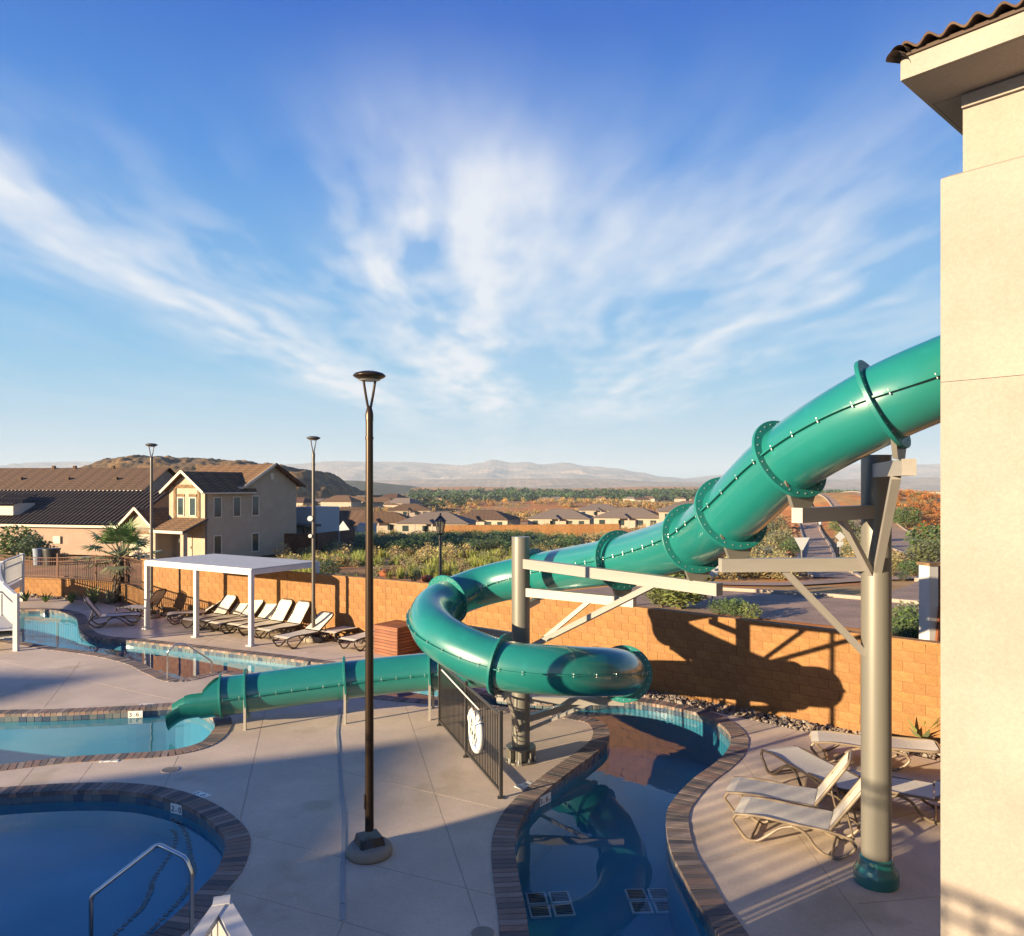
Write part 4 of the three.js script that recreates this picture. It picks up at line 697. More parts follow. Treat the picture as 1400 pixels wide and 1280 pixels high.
// ---------------------------------------------------------------- plants
function leafCloud(n, size, rx, ry, rz, y0, seed, hollow = .35, tilt = 1.3) {
  const q = rng(seed), pos = [], nor = [];
  for (let k = 0; k < n; k++) {
    let x, y, z, l; do { x = q() * 2 - 1; y = q() * 2 - 1; z = q() * 2 - 1; l = Math.hypot(x, y, z); } while (l > 1 || l < hollow * q());
    const lump = .72 + .5 * fbm(x * 2 + seed, z * 2 + y * 2, 2, 0, seed); const c = V(x * rx * lump, y0 + (y * .5 + .5) * 2 * ry * lump, z * rz * lump);
    const a = q() * 6.28, e = (q() - .5) * tilt, s = size * (.6 + .8 * q()), dir = V(Math.cos(a) * Math.cos(e), Math.sin(e) + .35, Math.sin(a) * Math.cos(e)).normalize(), sd = V(-Math.sin(a), (q() - .5) * .8, Math.cos(a)).normalize();
    const tip = c.clone().addScaledVector(dir, s), l1 = c.clone().addScaledVector(sd, s * .33).addScaledVector(dir, s * .4), l2 = c.clone().addScaledVector(sd, -s * .33).addScaledVector(dir, s * .4);
    const nn = sd.clone().cross(dir).normalize(); for (const v of [c, l1, tip, c, tip, l2]) { pos.push(v.x, v.y, v.z); nor.push(nn.x, nn.y, nn.z); }
  }
  const geo = new THREE.BufferGeometry(); geo.setAttribute('position', new THREE.Float32BufferAttribute(pos, 3)); geo.setAttribute('normal', new THREE.Float32BufferAttribute(nor, 3)); geo.setAttribute('uv', new THREE.Float32BufferAttribute(new Float32Array(pos.length / 3 * 2), 2)); return geo;
}
const leaf = (r, gg, b) => M(r, gg, b, { phys: true, roughness: .8, transmission: .3, thickness: 0, side: THREE.DoubleSide });
const leafM = { green: leaf(.10, .17, .035), olive: leaf(.15, .17, .06), sage: leaf(.22, .22, .11), dark: leaf(.045, .09, .025), lime: leaf(.22, .27, .06), grey: leaf(.20, .22, .15) };
const stemM = M(.12, .085, .05, { roughness: 1 });
function stems(n, h, spread, seed) { const q = rng(seed), l = []; for (let k = 0; k < n; k++) { const a = q() * 6.28, e = .3 + q() * .7; l.push(rod(V(0, -.05, 0), V(Math.cos(a) * spread * e, h * (.6 + .4 * q()), Math.sin(a) * spread * e), .02, .008, 5)); } return flatten(l); }
function bush(pos, size, m, label, group, seed = 1, n = 900, squash = .8) { const t = thing('shrub', label, 'shrub', pos, seed, group); part('crown', leafCloud(n, .09, .5, .42 * squash, .5, .05, seed), m, t).scale.setScalar(size); part('stem', stems(7, .55, .3, seed), stemM, t).scale.setScalar(size); return t; }
const S = (px, py, w) => [gT(px, py), w * (-gT(px, py).z) / F];
const near = [
  [928, 834, 92, leafM.lime, 'large yellow green shrub by the road behind the block wall', 2600], [905, 832, 50, leafM.olive, 'dull olive shrub leaning on the large roadside shrub', 1300], [1004, 846, 40, leafM.green, 'low leafy green shrub above the wall top by the road', 1200], [1026, 849, 34, leafM.lime, 'small bright green shrub above the wall top', 900], [982, 842, 30, leafM.green, 'small green shrub at the foot of the large roadside shrub', 800],
  [1244, 868, 60, leafM.sage, 'pale sage shrub between the column and the white pillar', 1800], [1250, 880, 66, leafM.green, 'dark green hedge shrub behind the wall beside the pillar', 1500], [1232, 884, 40, leafM.dark, 'low dark shrub behind the wall beside the column', 900],
  [1262, 778, 52, leafM.olive, 'olive shrub on the kerb corner above the white pillar', 1500], [1243, 789, 32, leafM.green, 'round green shrub beside the pink boulder', 900], [1236, 795, 22, leafM.dark, 'small dark shrub at the kerb corner', 500],
  [1272, 762, 60, leafM.green, 'leafy green shrub across the far road', 1500], [1240, 722, 40, leafM.green, 'green shrub at the foot of the orange bank', 1200], [1226, 716, 34, leafM.dark, 'dark shrub at the foot of the orange bank beside the column', 900],
  [1165, 742, 40, leafM.olive, 'olive shrub between the footpath and the far road', 1200], [1176, 750, 34, leafM.sage, 'sage shrub beside the far road', 900], [1150, 730, 32, leafM.green, 'green shrub in the strip beside the footpath', 800], [1160, 762, 24, leafM.olive, 'small olive shrub near the footpath end', 600],
  [1040, 742, 44, leafM.olive, 'olive shrub on the red bank left of the footpath', 1100], [1066, 752, 40, leafM.sage, 'sage shrub behind the yield sign', 1000], [1020, 757, 42, leafM.lime, 'yellow green shrub on the red bank below the slide', 1000], [1082, 760, 34, leafM.green, 'green shrub beside the path stones', 800], [1058, 728, 36, leafM.sage, 'pale sage shrub high on the red bank', 800],
  [1047, 765, 26, leafM.grey, 'grey shrub above the pavement', 600], [866, 800, 30, leafM.sage, 'grey green shrub beyond the roadside shrub', 700],
  [450, 790, 34, leafM.dark, 'dark round shrub just above the wall by the pergola', 900], [515, 801, 22, leafM.grey, 'low grey shrub above the wall behind the tall lamp post', 500], [566, 797, 26, leafM.dark, 'dark low shrub by the red boulders', 600],
];
near.forEach(([x, y, w, m, label, n], i) => { const [p, s] = S(x, y, w); bush(p, s, m, label, 'roadside shrubs', 31 + i * 7, n); });
// shrubs before the house at the left and by the low wall
[[20, 762, 60, leafM.green, 'leafy green shrub behind the footbridge rail'], [46, 766, 46, leafM.dark, 'dark green shrub before the pink house wall'], [86, 763, 16, leafM.sage, 'small pale shrub beside the rubbish bins']].forEach(([x, y, w, m, label], i) => { const p = g(x, y, -.5); p.y = T(p.x, p.z); bush(p, w * -p.z / F * 1.1, m, label, 'shrubs before the houses', 301 + i * 11, 1300); });
// spiky plants at the foot of the low wall
function spiky(pos, n, h, label, m, seed) { const q = rng(seed), t = thing('agave', label, 'agave', pos, 0, 'spiky plants along the wall'); for (let k = 0; k < n; k++) { const a = k / n * 6.28 * 2.4 + q() * .4, e = .5 + q() * .85, L = h * (.7 + .4 * q()), dir = V(Math.cos(a) * Math.cos(e), Math.sin(e), Math.sin(a) * Math.cos(e)), sd = V(-Math.sin(a), 0, Math.cos(a)).multiplyScalar(.035 + .02 * q()), up = V(0, 1, 0).cross(sd).normalize().multiplyScalar(.02), b = V(0, 0, 0), mid = dir.clone().multiplyScalar(L * .45), tip = dir.clone().multiplyScalar(L).add(V(0, -.05 * L, 0)); part('leaf', quads([[b.clone().sub(sd), b.clone().add(sd), mid.clone().addScaledVector(sd, 1.1), mid.clone().addScaledVector(sd, -1.1)], [mid.clone().addScaledVector(sd, -1.1), mid.clone().addScaledVector(sd, 1.1), tip, tip.clone().addScaledVector(sd, .05)]]), m, t); } return t; }
[[62, 823, 16, .5, 'small agave among stones under the railing', leafM.green], [98, 824, 18, .62, 'green agave below the middle of the railing', leafM.green], [128, 826, 22, .95, 'tall spiky yucca beside the palm', leafM.olive], [150, 826, 20, .8, 'yucca at the foot of the palm', leafM.grey], [35, 822, 14, .6, 'spiky plant at the footbridge post', leafM.dark], [1096, 781, 18, .75, 'blue green agave by the pavement corner', leafM.grey], [1040, 783, 14, .6, 'green agave beside the red boulder', leafM.green], [1262, 1015, 26, .85, 'green desert spoon plant between wall and hotel', leafM.lime]].forEach(([x, y, n, h, label, m], i) => { const p = g(x, y); spiky(p, n, h, label, m, 50 + i); });
// fan palm
{
  const p = g(166, 823), t = thing('palm_tree', 'young fan palm before the low wall', 'palm tree', p), q = rng(9);
  const tp = [[.24, -.05], [.22, .3], [.20, .7], [.19, 1.05], [.14, 1.3], [.02, 1.36]].map(([x, y]) => new THREE.Vector2(x, y)); part('trunk', new THREE.LatheGeometry(tp, 16), M(.13, .085, .05, { map: rockTex, roughness: 1 }), t);
  const boots = []; for (let k = 0; k < 60; k++) { const a = k * 2.4, y = .05 + k / 60 * 1.25; boots.push(box(.07, .13, .025, Math.cos(a) * .215, y, Math.sin(a) * .215, -a + Math.PI / 2, -.35)); } part('bark_stubs', flatten(boots), M(.17, .115, .07, { roughness: 1 }), t, true);
  for (let k = 0; k < 26; k++) {
    const a = k * 2.4 + q() * .3, e = mix(1.35, -.25, k / 26) + (q() - .5) * .2, L = .55 + q() * .25, dir = V(Math.cos(a) * Math.cos(e), Math.sin(e), Math.sin(a) * Math.cos(e)), b = V(0, 1.28, 0), hub = b.clone().addScaledVector(dir, L), sd = V(-Math.sin(a), 0, Math.cos(a)), f = part('frond', rod(b, hub, .02, .011, 5), leafM.olive, t), bl = [];
    for (let i = -8; i <= 8; i++) { const w = i / 8 * 1.35, d2_ = dir.clone().multiplyScalar(Math.cos(w)).addScaledVector(sd, Math.sin(w)).normalize(), l = .62 * (1 - .25 * Math.abs(i / 8)) * (.85 + .3 * q()), n = sd.clone().multiplyScalar(Math.cos(w)).addScaledVector(dir, -Math.sin(w)).multiplyScalar(.022), tip = hub.clone().addScaledVector(d2_, l).add(V(0, -.10 - .06 * q(), 0)), m = hub.clone().addScaledVector(d2_, l * .55); bl.push([hub.clone().sub(n.clone().multiplyScalar(.3)), hub.clone().add(n.clone().multiplyScalar(.3)), m.clone().add(n), m.clone().sub(n)], [m.clone().sub(n), m.clone().add(n), tip, tip.clone().addScaledVector(n, -.1)]); }
    part('leaflets', quads(bl), k > 20 ? leafM.olive : leafM.green, f);
  }
  t.scale.setScalar(1.45);
}
// boulders
function boulder(px, py, w, label, c, seed) { const [p, s] = S(px, py, w), q = new THREE.IcosahedronGeometry(.5, 3), po = q.attributes.position; for (let i = 0; i < po.count; i++) { const x = po.getX(i), y = po.getY(i), z = po.getZ(i), n = .7 + .6 * fbm(x * 2.6 + seed, y * 2.6 + z * 2.6, 3, 0, seed); po.setXYZ(i, x * n * 1.2, y * n * .75, z * n); } const gq = toCreasedNormals(q, .5); gq.scale(s, s, s); single('boulder', label, 'boulder', gq, M(...c, { map: rockTex, roughness: 1 }), p.clone().add(V(0, s * .18, 0)), seed, 'landscaping boulders'); }
[[1252, 787, 22, 'pink sandstone boulder on the kerb corner', [.36, .19, .13]], [1068, 783, 15, 'orange boulder beside the agave by the road', [.38, .14, .05]], [1062, 715, 11, 'square orange rock high on the red bank', [.42, .16, .05]], [527, 788, 18, 'rough red boulder behind the tall lamp post', [.40, .13, .05]], [584, 795, 17, 'leaning red slab rock beside the lantern post', [.42, .12, .045]], [610, 796, 10, 'small red rock at the lantern foot', [.36, .13, .06]], [1098, 770, 9, 'small red rock by the yield sign', [.38, .17, .1]]].forEach((a, i) => boulder(...a, 11 + i * 3));
// stones edging the footpath
for (let i = 0; i < 22; i++) { const u = i / 26 + .02, p = pc.getPointAt(u), t = pc.getTangentAt(u); p.addScaledVector(V(t.z, 0, -t.x), 2.2 * (1)); p.y = T(p.x, p.z); const s = rr(.55, .95), q = new THREE.DodecahedronGeometry(.5 * s, 1); q.scale(1.15, .7, 1); single('edging_stone', 'tan edging stone along the footpath', 'stone', q, M(.36, .20, .12, { map: rockTex, roughness: 1 }), p.add(V(0, .12, 0)), R() * 6, 'stones along the footpath'); }

// desert scrub, too much to count
function scatter(name, label, geo, m, n, pick, tint) {
  const im = new THREE.InstancedMesh(geo, m, n), mm = new THREE.Matrix4(), q = new THREE.Quaternion(), c = new THREE.Color(); let k = 0, tries = 0;
  while (k < n && tries++ < n * 12) { const r = pick(); if (!r) continue; const [x, z, s] = r; q.setFromAxisAngle(V(0, 1, 0), R() * 6.28); mm.compose(V(x, T(x, z) - .03, z), q, V(s, s * rr(.75, 1.15), s)); im.setMatrixAt(k, mm); const v = rr(.7, 1.25); c.setRGB(v * tint[0] * rr(.85, 1.2), v * tint[1], v * tint[2] * rr(.8, 1.1)); im.setColorAt(k, c); k++; }
  im.count = k; im.name = name; im.userData = { kind: 'stuff', label, category: 'scrub' }; im.castShadow = im.receiveShadow = true; scene.add(im);
}
const tuftGeo = (() => { const q = rng(5), l = []; for (let k = 0; k < 46; k++) { const a = q() * 6.28, r = q() * .22, e = 1.0 + q() * .5, h = .45 + q() * .5, b = V(Math.cos(a) * r, 0, Math.sin(a) * r), t = b.clone().add(V(Math.cos(a) * Math.cos(e) * h, Math.sin(e) * h, Math.sin(a) * Math.cos(e) * h)), s = V(-Math.sin(a), 0, Math.cos(a)).multiplyScalar(.022); l.push([b.clone().sub(s), b.clone().add(s), t.clone().addScaledVector(s, .3), t.clone().addScaledVector(s, -.3)]); } return quads(l); })();
const scrubT = leafCloud(420, .085, .5, .40, .5, 0, 79), scrubA = leafCloud(190, .15, .5, .36, .5, 0, 77), scrubB = leafCloud(60, .34, .5, .40, .5, 0, 78), white1 = (m) => m;
const atPx = (pxa, pxb, da, db) => { const d = da * Math.pow(db / da, R()), px = rr(pxa, pxb); return [(px - CX) / F * d, -d]; };
scatter('dry_grass', 'yellow green tufts of desert grass behind the wall', tuftGeo, leafM.lime, 800, () => { const [x, z] = atPx(400, 830, 36, 66); const keep = fbm(x * .22, z * .22, 3, 0, 41); return offRoad(x, z, .5) && keep > .50 ? [x, z, rr(.4, .95)] : null; }, [1.15, 1.05, .9]);
scatter('wash_thicket', 'dense green thicket in the dry wash', scrubT, leafM.green, 900, () => { const [x, z] = atPx(380, 800, 66, 112); return fbm(x * .12, z * .12, 2, 0, 43) > .40 ? [x, z, rr(.9, 2.1)] : null; }, [.7, .8, .7]);
scatter('desert_scrub', 'sage and rabbitbrush scrub dotting the red desert', scrubA, leaf(.36, .33, .15), 3000, () => { const [x, z] = atPx(380, 1400, 42, 260); if (z < -186 && z > -262 && x < 60 || (z > -62 && x < 6 && R() > .15)) return null; const keep = fbm(x * .07, z * .07, 3, 0, 47); return offRoad(x, z, .9) && keep > .40 ? [x, z, rr(.5, 1.4)] : null; }, [1.05, .95, .8]);
scatter('distant_scrub', 'scrub covering the far orange desert rise', scrubB, leaf(.42, .36, .16), 6500, () => { const [x, z] = atPx(300, 1420, 262, 800); const keep = fbm(x * .025, z * .025, 3, 0, 53); return keep > .40 ? [x, z, rr(1.2, 2.7)] : null; }, [1.15, .95, .75]);
scatter('distant_trees', 'line of dark green trees beyond the desert rise', scrubB, leafM.green, 3600, () => { const [x, z] = atPx(560, 1420, 900, 1500); return fbm(x * .004, z * .012, 3, 0, 59) > .44 ? [x, z, rr(6, 13)] : null; }, [.75, .85, .7]);
scatter('town_trees', 'trees among the far town houses', scrubB, leafM.dark, 1100, () => { const [x, z] = atPx(390, 640, 380, 1400); return [x, z, rr(2.5, 5)]; }, [1, 1, 1]);
scatter('orange_bank_scrub', 'orange flowering scrub on the far bank', scrubA, leaf(.50, .20, .03), 500, () => { const [x, z] = atPx(1180, 1420, 110, 200); return offRoad(x, z, 2) ? [x, z, rr(.8, 1.9)] : null; }, [1, 1, 1]);
// ---------------------------------------------------------------- houses
const P = (x, y, z) => V(x, y, z);
// sloping roof face of overlapping courses: a, b along the eave, c, d along the ridge
function courses(a, b, c, d, n, th = .05) { const q = [], nn = b.clone().sub(a).cross(d.clone().sub(a)).normalize(), L = (u, v, t) => u.clone().lerp(v, t); for (let i = 0; i < n; i++) { const t0 = i / n, t1 = (i + 1) / n, p0 = L(a, d, t0).addScaledVector(nn, th), p1 = L(b, c, t0).addScaledVector(nn, th), p2 = L(b, c, t1).addScaledVector(nn, .012), p3 = L(a, d, t1).addScaledVector(nn, .012), b0 = L(a, d, t0), b1 = L(b, c, t0); q.push([p0, p1, p2, p3], [b0, b1, p1, p0]); } q.push([b, a, d, c]); return quads(q); }
function barrel(a, b, c, d, w = .3, r = .11) { const q = [], u = b.clone().sub(a), n = Math.round(u.length() / w), nn = u.clone().cross(d.clone().sub(a)).normalize(), ux = u.clone().normalize(), K = 5; for (let i = 0; i < n; i++) { const t = (i + .5) / n, p = a.clone().lerp(b, t), e = d.clone().lerp(c, t); let prev; for (let k = 0; k <= K; k++) { const an = Math.PI * k / K, o = ux.clone().multiplyScalar(-Math.cos(an) * r).addScaledVector(nn, Math.sin(an) * r), x = [p.clone().add(o), e.clone().add(o)]; if (prev) q.push([prev[0], x[0], x[1], prev[1]]); prev = x; } } q.push([a, b, c, d]); return quads(q); }
const roofM = { tan: M(.25, .145, .075, { map: rockTex, roughness: .95, side: THREE.DoubleSide }), brown: M(.19, .115, .075, { map: rockTex, roughness: .95, side: THREE.DoubleSide }), dark: M(.13, .10, .085, { map: rockTex, roughness: .9, side: THREE.DoubleSide }), red: M(.14, .06, .035, { map: rockTex, roughness: .95, side: THREE.DoubleSide }), grey: M(.17, .13, .105, { roughness: .95, side: THREE.DoubleSide }) };
const wallM = { cream: M(.40, .33, .245, { map: stuccoTex, roughness: .95 }), pink: M(.36, .25, .19, { map: stuccoTex, roughness: .95 }), pale: M(.44, .37, .29, { map: stuccoTex, roughness: .95 }), trim: M(.52, .45, .36, { roughness: .9 }), stone: M(.30, .19, .10, { map: rockTex, roughness: .95 }), blue: M(.30, .33, .36, { roughness: .95 }) };
function gableWall(w, h, rise, th, m, parent, x, z, ry, name = 'gable_wall') { const s = new THREE.Shape(); s.moveTo(-w / 2, 0); s.lineTo(w / 2, 0); s.lineTo(w / 2, h); s.lineTo(0, h + rise); s.lineTo(-w / 2, h); const q = new THREE.ExtrudeGeometry(s, { depth: th, bevelEnabled: false }); const p = part(name, q, m, parent); p.position.set(x, 0, z); p.rotation.y = ry; return p; }
function windowAt(parent, x, y, z, w, h, ry) { const f = part('window', flatten([box(w + .16, .08, .08, 0, h / 2 + .04, 0), box(w + .16, .08, .08, 0, -h / 2 - .04, 0), box(.08, h, .08, -w / 2 - .04, 0, 0), box(.08, h, .08, w / 2 + .04, 0, 0)]), wallM.trim, parent); f.position.set(x, y, z); f.rotation.y = ry; part('pane', box(w, h, .02, 0, 0, -.005), mat.glass, f); return f; }
{
  const t = thing('house', 'two storey cream house with a front gable and tan tiled roof', 'house', V(-23.2, -.85, -58), -Math.PI / 6);
  // walls
  part('main_wall', box(8.1, 5.8, 5.5, -4.05, 2.9, -6.55), wallM.cream, t); part('wing_wall', box(4.2, 5.45, 3.8, -2.1, 2.725, -1.9), wallM.cream, t);
  gableWall(5.5, 5.8, 1.65, .2, wallM.cream, t, -.205, -6.55, Math.PI / 2); gableWall(4.2, 5.45, 1.35, .2, wallM.cream, t, -2.1, -.205, 0);
  // roofs
  const ez = .55, rh = 7.5, eh = 5.62;
  const r = part('roof', flatten([courses(P(-8.6, eh, -3.8 + ez), P(.5, eh, -3.8 + ez), P(.5, rh, -6.55), P(-8.6, rh, -6.55), 12), courses(P(.5, eh, -9.3 - ez), P(-8.6, eh, -9.3 - ez), P(-8.6, rh, -6.55), P(.5, rh, -6.55), 12)]), roofM.tan, t);
  part('fascia', bar(P(.52, eh, -3.8 + ez), P(.52, rh + .02, -6.55), .05, .2), wallM.trim, r); part('fascia', bar(P(.52, eh, -9.3 - ez), P(.52, rh + .02, -6.55), .05, .2), roofM.red, r); part('fascia', box(9.1, .18, .05, -4.05, eh - .06, -3.8 + ez + .03), wallM.trim, r);
  const w = part('roof', flatten([courses(P(.42, 5.2, .5), P(.42, 5.2, -4.6), P(-2.1, 6.82, -6.3), P(-2.1, 6.82, .5), 9)]), roofM.tan, t);
  part('roof', courses(P(-4.62, 5.2, -4.6), P(-4.62, 5.2, .5), P(-2.1, 6.82, .5), P(-2.1, 6.82, -6.3), 9), roofM.tan, t);
  for (const s of [-1, 1]) part('fascia', bar(P(-2.1 + s * 2.54, 5.18, .53), P(-2.1, 6.84, .53), .05, .2), wallM.trim, w);
  part('gutter', box(.08, .1, 5, .46, 5.16, -2), wallM.trim, w);
  for (const [x, z, ry, y0, hh] of [[.02, -1.13, Math.PI / 2, 4.07, 1.45], [.02, -2.95, Math.PI / 2, 4.07, 1.45], [.02, -4.8, Math.PI / 2, 4.1, 1.5], [.02, -1.13, Math.PI / 2, 1.15, 1.4], [.02, -4.8, Math.PI / 2, 1.15, 1.4]]) windowAt(t, x, y0, z, .62, hh, ry);
  windowAt(t, -2.75, 4.12, .02, .62, 1.3, 0); windowAt(t, -1.35, 4.12, .02, .62, 1.3, 0); windowAt(t, -6.6, 4.6, -3.78, .5, .6, 0);
  for (const x of [-2.75, -1.35]) part('lintel', box(.85, .2, .06, x, 4.98, .03), wallM.stone, t);
  part('stone_surround', flatten([box(.28, 2.6, .07, -3.45, 4.25, .035), box(.28, 2.6, .07, -.65, 4.25, .035), box(3.08, .26, .072, -2.05, 5.68, .036)]), wallM.stone, t);
  part('gable_vent', box(.06, .55, .35, .03, 6.5, -6.55), wallM.trim, t);
  // garage
  part('garage_wall', box(4.1, 2.5, 7.4, -5.6, 1.25, -2.2), wallM.cream, t); gableWall(4.1, 2.5, 1.35, .2, wallM.cream, t, -5.6, 1.3, 0, 'garage_gable');
  const gr = part('garage_roof', flatten([courses(P(-3.2, 2.35, 2.0), P(-3.2, 2.35, -3.6), P(-5.6, 3.98, -3.6), P(-5.6, 3.98, 2.0), 9), courses(P(-8.0, 2.35, -3.6), P(-8.0, 2.35, 2.0), P(-5.6, 3.98, 2.0), P(-5.6, 3.98, -3.6), 9)]), roofM.tan, t);
  for (const s of [-1, 1]) part('fascia', bar(P(-5.6 + s * 2.42, 2.33, 2.03), P(-5.6, 4.0, 2.03), .05, .2), wallM.trim, gr);
  const gd = part('garage_door', box(3.0, 2.0, .05, -5.5, 1.0, 1.5), wallM.pale, t); for (let k = 1; k < 4; k++) part('door_groove', box(2.96, .02, .012, -5.5, k * .5, 1.53), wallM.stone, gd); part('door_frame', flatten([box(3.4, .2, .1, -5.5, 2.12, 1.53), box(.18, 2.0, .1, -7.1, 1.0, 1.53), box(.18, 2.0, .1, -3.9, 1.0, 1.53)]), wallM.stone, t);
  part('wall_lamp', box(.16, .3, .16, -7.35, 1.75, 1.58), mat.black, t); part('wall_lamp', box(.16, .3, .16, -.35, 1.7, 1.86), mat.black, t);
  // porch
  const pr = part('porch_roof', courses(P(-3.5, 2.35, 2.2), P(.35, 2.35, 2.2), P(.35, 3.25, 0), P(-3.5, 3.25, 0), 7), roofM.tan, t); part('fascia', box(3.85, .2, .06, -1.57, 2.3, 2.2), wallM.trim, pr); part('fascia', bar(P(.37, 2.3, 2.2), P(.37, 3.22, 0), .05, .18), roofM.dark, pr);
  part('porch_column', box(.35, 2.25, .35, -.1, 1.12, 1.75), wallM.cream, t); part('porch_column', box(.3, 2.25, .3, -3.35, 1.12, 1.75), wallM.cream, t);
  const fd = part('front_door', box(.95, 2.05, .06, -1.9, 1.03, .03), wallM.pale, t); part('handle', box(.04, .2, .05, -1.5, 1.0, .08), mat.black, fd);
}
{
  const t = thing('house', 'single storey pink house under a dark barrel tiled roof', 'house', V(-31.5, -.85, -62.5), -Math.PI / 6 + .28);
  part('wall', box(18, 2.6, 9, -8.6, 1.3, -4.5), wallM.pink, t);
  const r = part('roof', barrel(P(-18.2, 2.45, .5), P(.6, 2.45, .5), P(.6, 5.2, -4.8), P(-18.2, 5.2, -4.8), .44, .165), roofM.dark, t); part('fascia', box(18.8, .2, .05, -8.8, 2.38, .52), wallM.trim, r);
  part('roof', courses(P(.6, 2.45, -10), P(-18.2, 2.45, -10), P(-18.2, 5.2, -4.8), P(.6, 5.2, -4.8), 10), roofM.dark, t);
  gableWall(9, 2.6, 2.5, .2, wallM.pink, t, .2, -4.5, Math.PI / 2);
  const v = part('dormer', box(2.6, 1.0, 2.2, -12.6, 3.7, -1.2), wallM.trim, t); part('dormer_roof', barrel(P(-14.2, 4.05, .2), P(-11.1, 4.05, .2), P(-11.1, 4.9, -2.4), P(-14.2, 4.9, -2.4), .34, .1), roofM.dark, v);
  part('meter_box', box(.7, .6, .15, -6.6, 1.2, .08), wallM.trim, t);
}
{
  const t = thing('house', 'two storey house with a long plain brown roof behind the pink house', 'house', V(-38.6, -1.6, -80), -Math.PI / 6 + .42);
  part('wall', box(24, 6, 9, -12, 3, -4.5), wallM.pink, t); const r = part('roof', flatten([courses(P(-24.5, 5.9, .5), P(.5, 5.9, .5), P(.5, 8.4, -4.5), P(-24.5, 8.4, -4.5), 12), courses(P(.5, 5.9, -9.5), P(-24.5, 5.9, -9.5), P(-24.5, 8.4, -4.5), P(.5, 8.4, -4.5), 12)]), roofM.brown, t);
  part('fascia', box(25, .25, .06, -12, 5.85, .52), wallM.trim, r); gableWall(9, 6, 2.3, .2, wallM.pink, t, -.2, -4.5, Math.PI / 2); for (const x of [-15, -9.5, -4]) part('roof_vent', box(.35, .3, .35, x, 7.2, -1.8), roofM.brown, r); for (const x of [-13, -10.5, -6]) part('ridge_vent', box(.3, .4, .3, x, 8.45, -4.3), roofM.brown, r);
}
// rubbish bins
[[52, 744, mat.binGrey, 'blue grey round rubbish bin by the pink house', .55], [70, 745, mat.black, 'black wheeled rubbish bin by the pink house', .9]].forEach(([x, y, m, label, w]) => { const p = at(x, 756, 54), t = thing('rubbish_bin', label, 'bin', V(p.x, T(p.x, p.z), p.z)); p.y = 0; part('body', new THREE.CylinderGeometry(w * .62, w * .5, 1.05, 14).translate(0, .55, 0), m, t); part('lid', new THREE.CylinderGeometry(w * .66, w * .66, .1, 14).translate(0, 1.13, 0), m, t); });
// grey houses and red yard wall right of the two storey house
{
  const t = thing('house', 'grey gabled house beyond the red yard wall', 'house', at(458, 770, 92).setY(-2.6), -.35); t.scale.setScalar(.66);
  part('wall', box(9, 4.2, 7, 0, 2.1, -3.5), wallM.blue, t); gableWall(3.4, 4.2, 2.1, .2, wallM.blue, t, -2.2, .1, 0); gableWall(2.6, 3.4, 1.6, .2, wallM.blue, t, 2.6, 1.2, 0);
  part('roof', courses(P(-4.8, 4.1, .4), P(4.9, 4.1, .4), P(4.9, 6.6, -3.5), P(-4.8, 6.6, -3.5), 8), roofM.brown, t); part('roof', courses(P(-.3, 4.1, .8), P(-.3, 4.1, -3), P(-2.2, 6.4, -3), P(-2.2, 6.4, .8), 6), roofM.brown, t); part('roof', courses(P(-4.1, 4.1, -3), P(-4.1, 4.1, .8), P(-2.2, 6.4, .8), P(-2.2, 6.4, -3), 6), roofM.brown, t); part('roof', courses(P(4.1, 3.3, 1.6), P(4.1, 3.3, -1), P(2.6, 5.1, -1), P(2.6, 5.1, 1.6), 6), roofM.brown, t); windowAt(t, -2.2, 3.0, .34, .8, 1.1, 0); windowAt(t, 2.6, 2.2, 1.44, .8, 1.0, 0);
  const s = thing('garden_shed', 'flat grey garden building with open porch beside the house', 'shed', at(418, 772, 70).setY(-1.3), -Math.PI / 6); part('wall', box(2.6, 4.2, 3, 0, 2.1, -1.5), wallM.blue, s); part('porch_roof', box(3.4, .18, 2, .2, 2.6, 1), roofM.dark, s); for (const x of [-1.2, 1.6]) part('post', box(.14, 2.55, .14, x, 1.27, 1.8), roofM.red, s);
  const a = g(432, 762, -1.2), b = at(484, 742, 78); a.y = T(a.x, a.z); b.y = T(b.x, b.z); const w = thing('yard_wall', 'dark red block wall round the neighbouring yard', 'wall'); const n = 14, d = b.clone().sub(a); for (let k = 0; k < n; k++) { const p = a.clone().addScaledVector(d, (k + .5) / n); part('wall_panel', box(d.length() / n - .02, 2.0, .2, p.x, p.y + .9, p.z, Math.atan2(-d.z, d.x)), roofM.red, w); } const c = a.clone().add(V(-3.2, 0, .6)); part('wall_panel', box(3.1, 2.0, .2, (a.x + c.x) / 2, a.y + .9, (a.z + c.z) / 2, -.15), roofM.red, w);
}
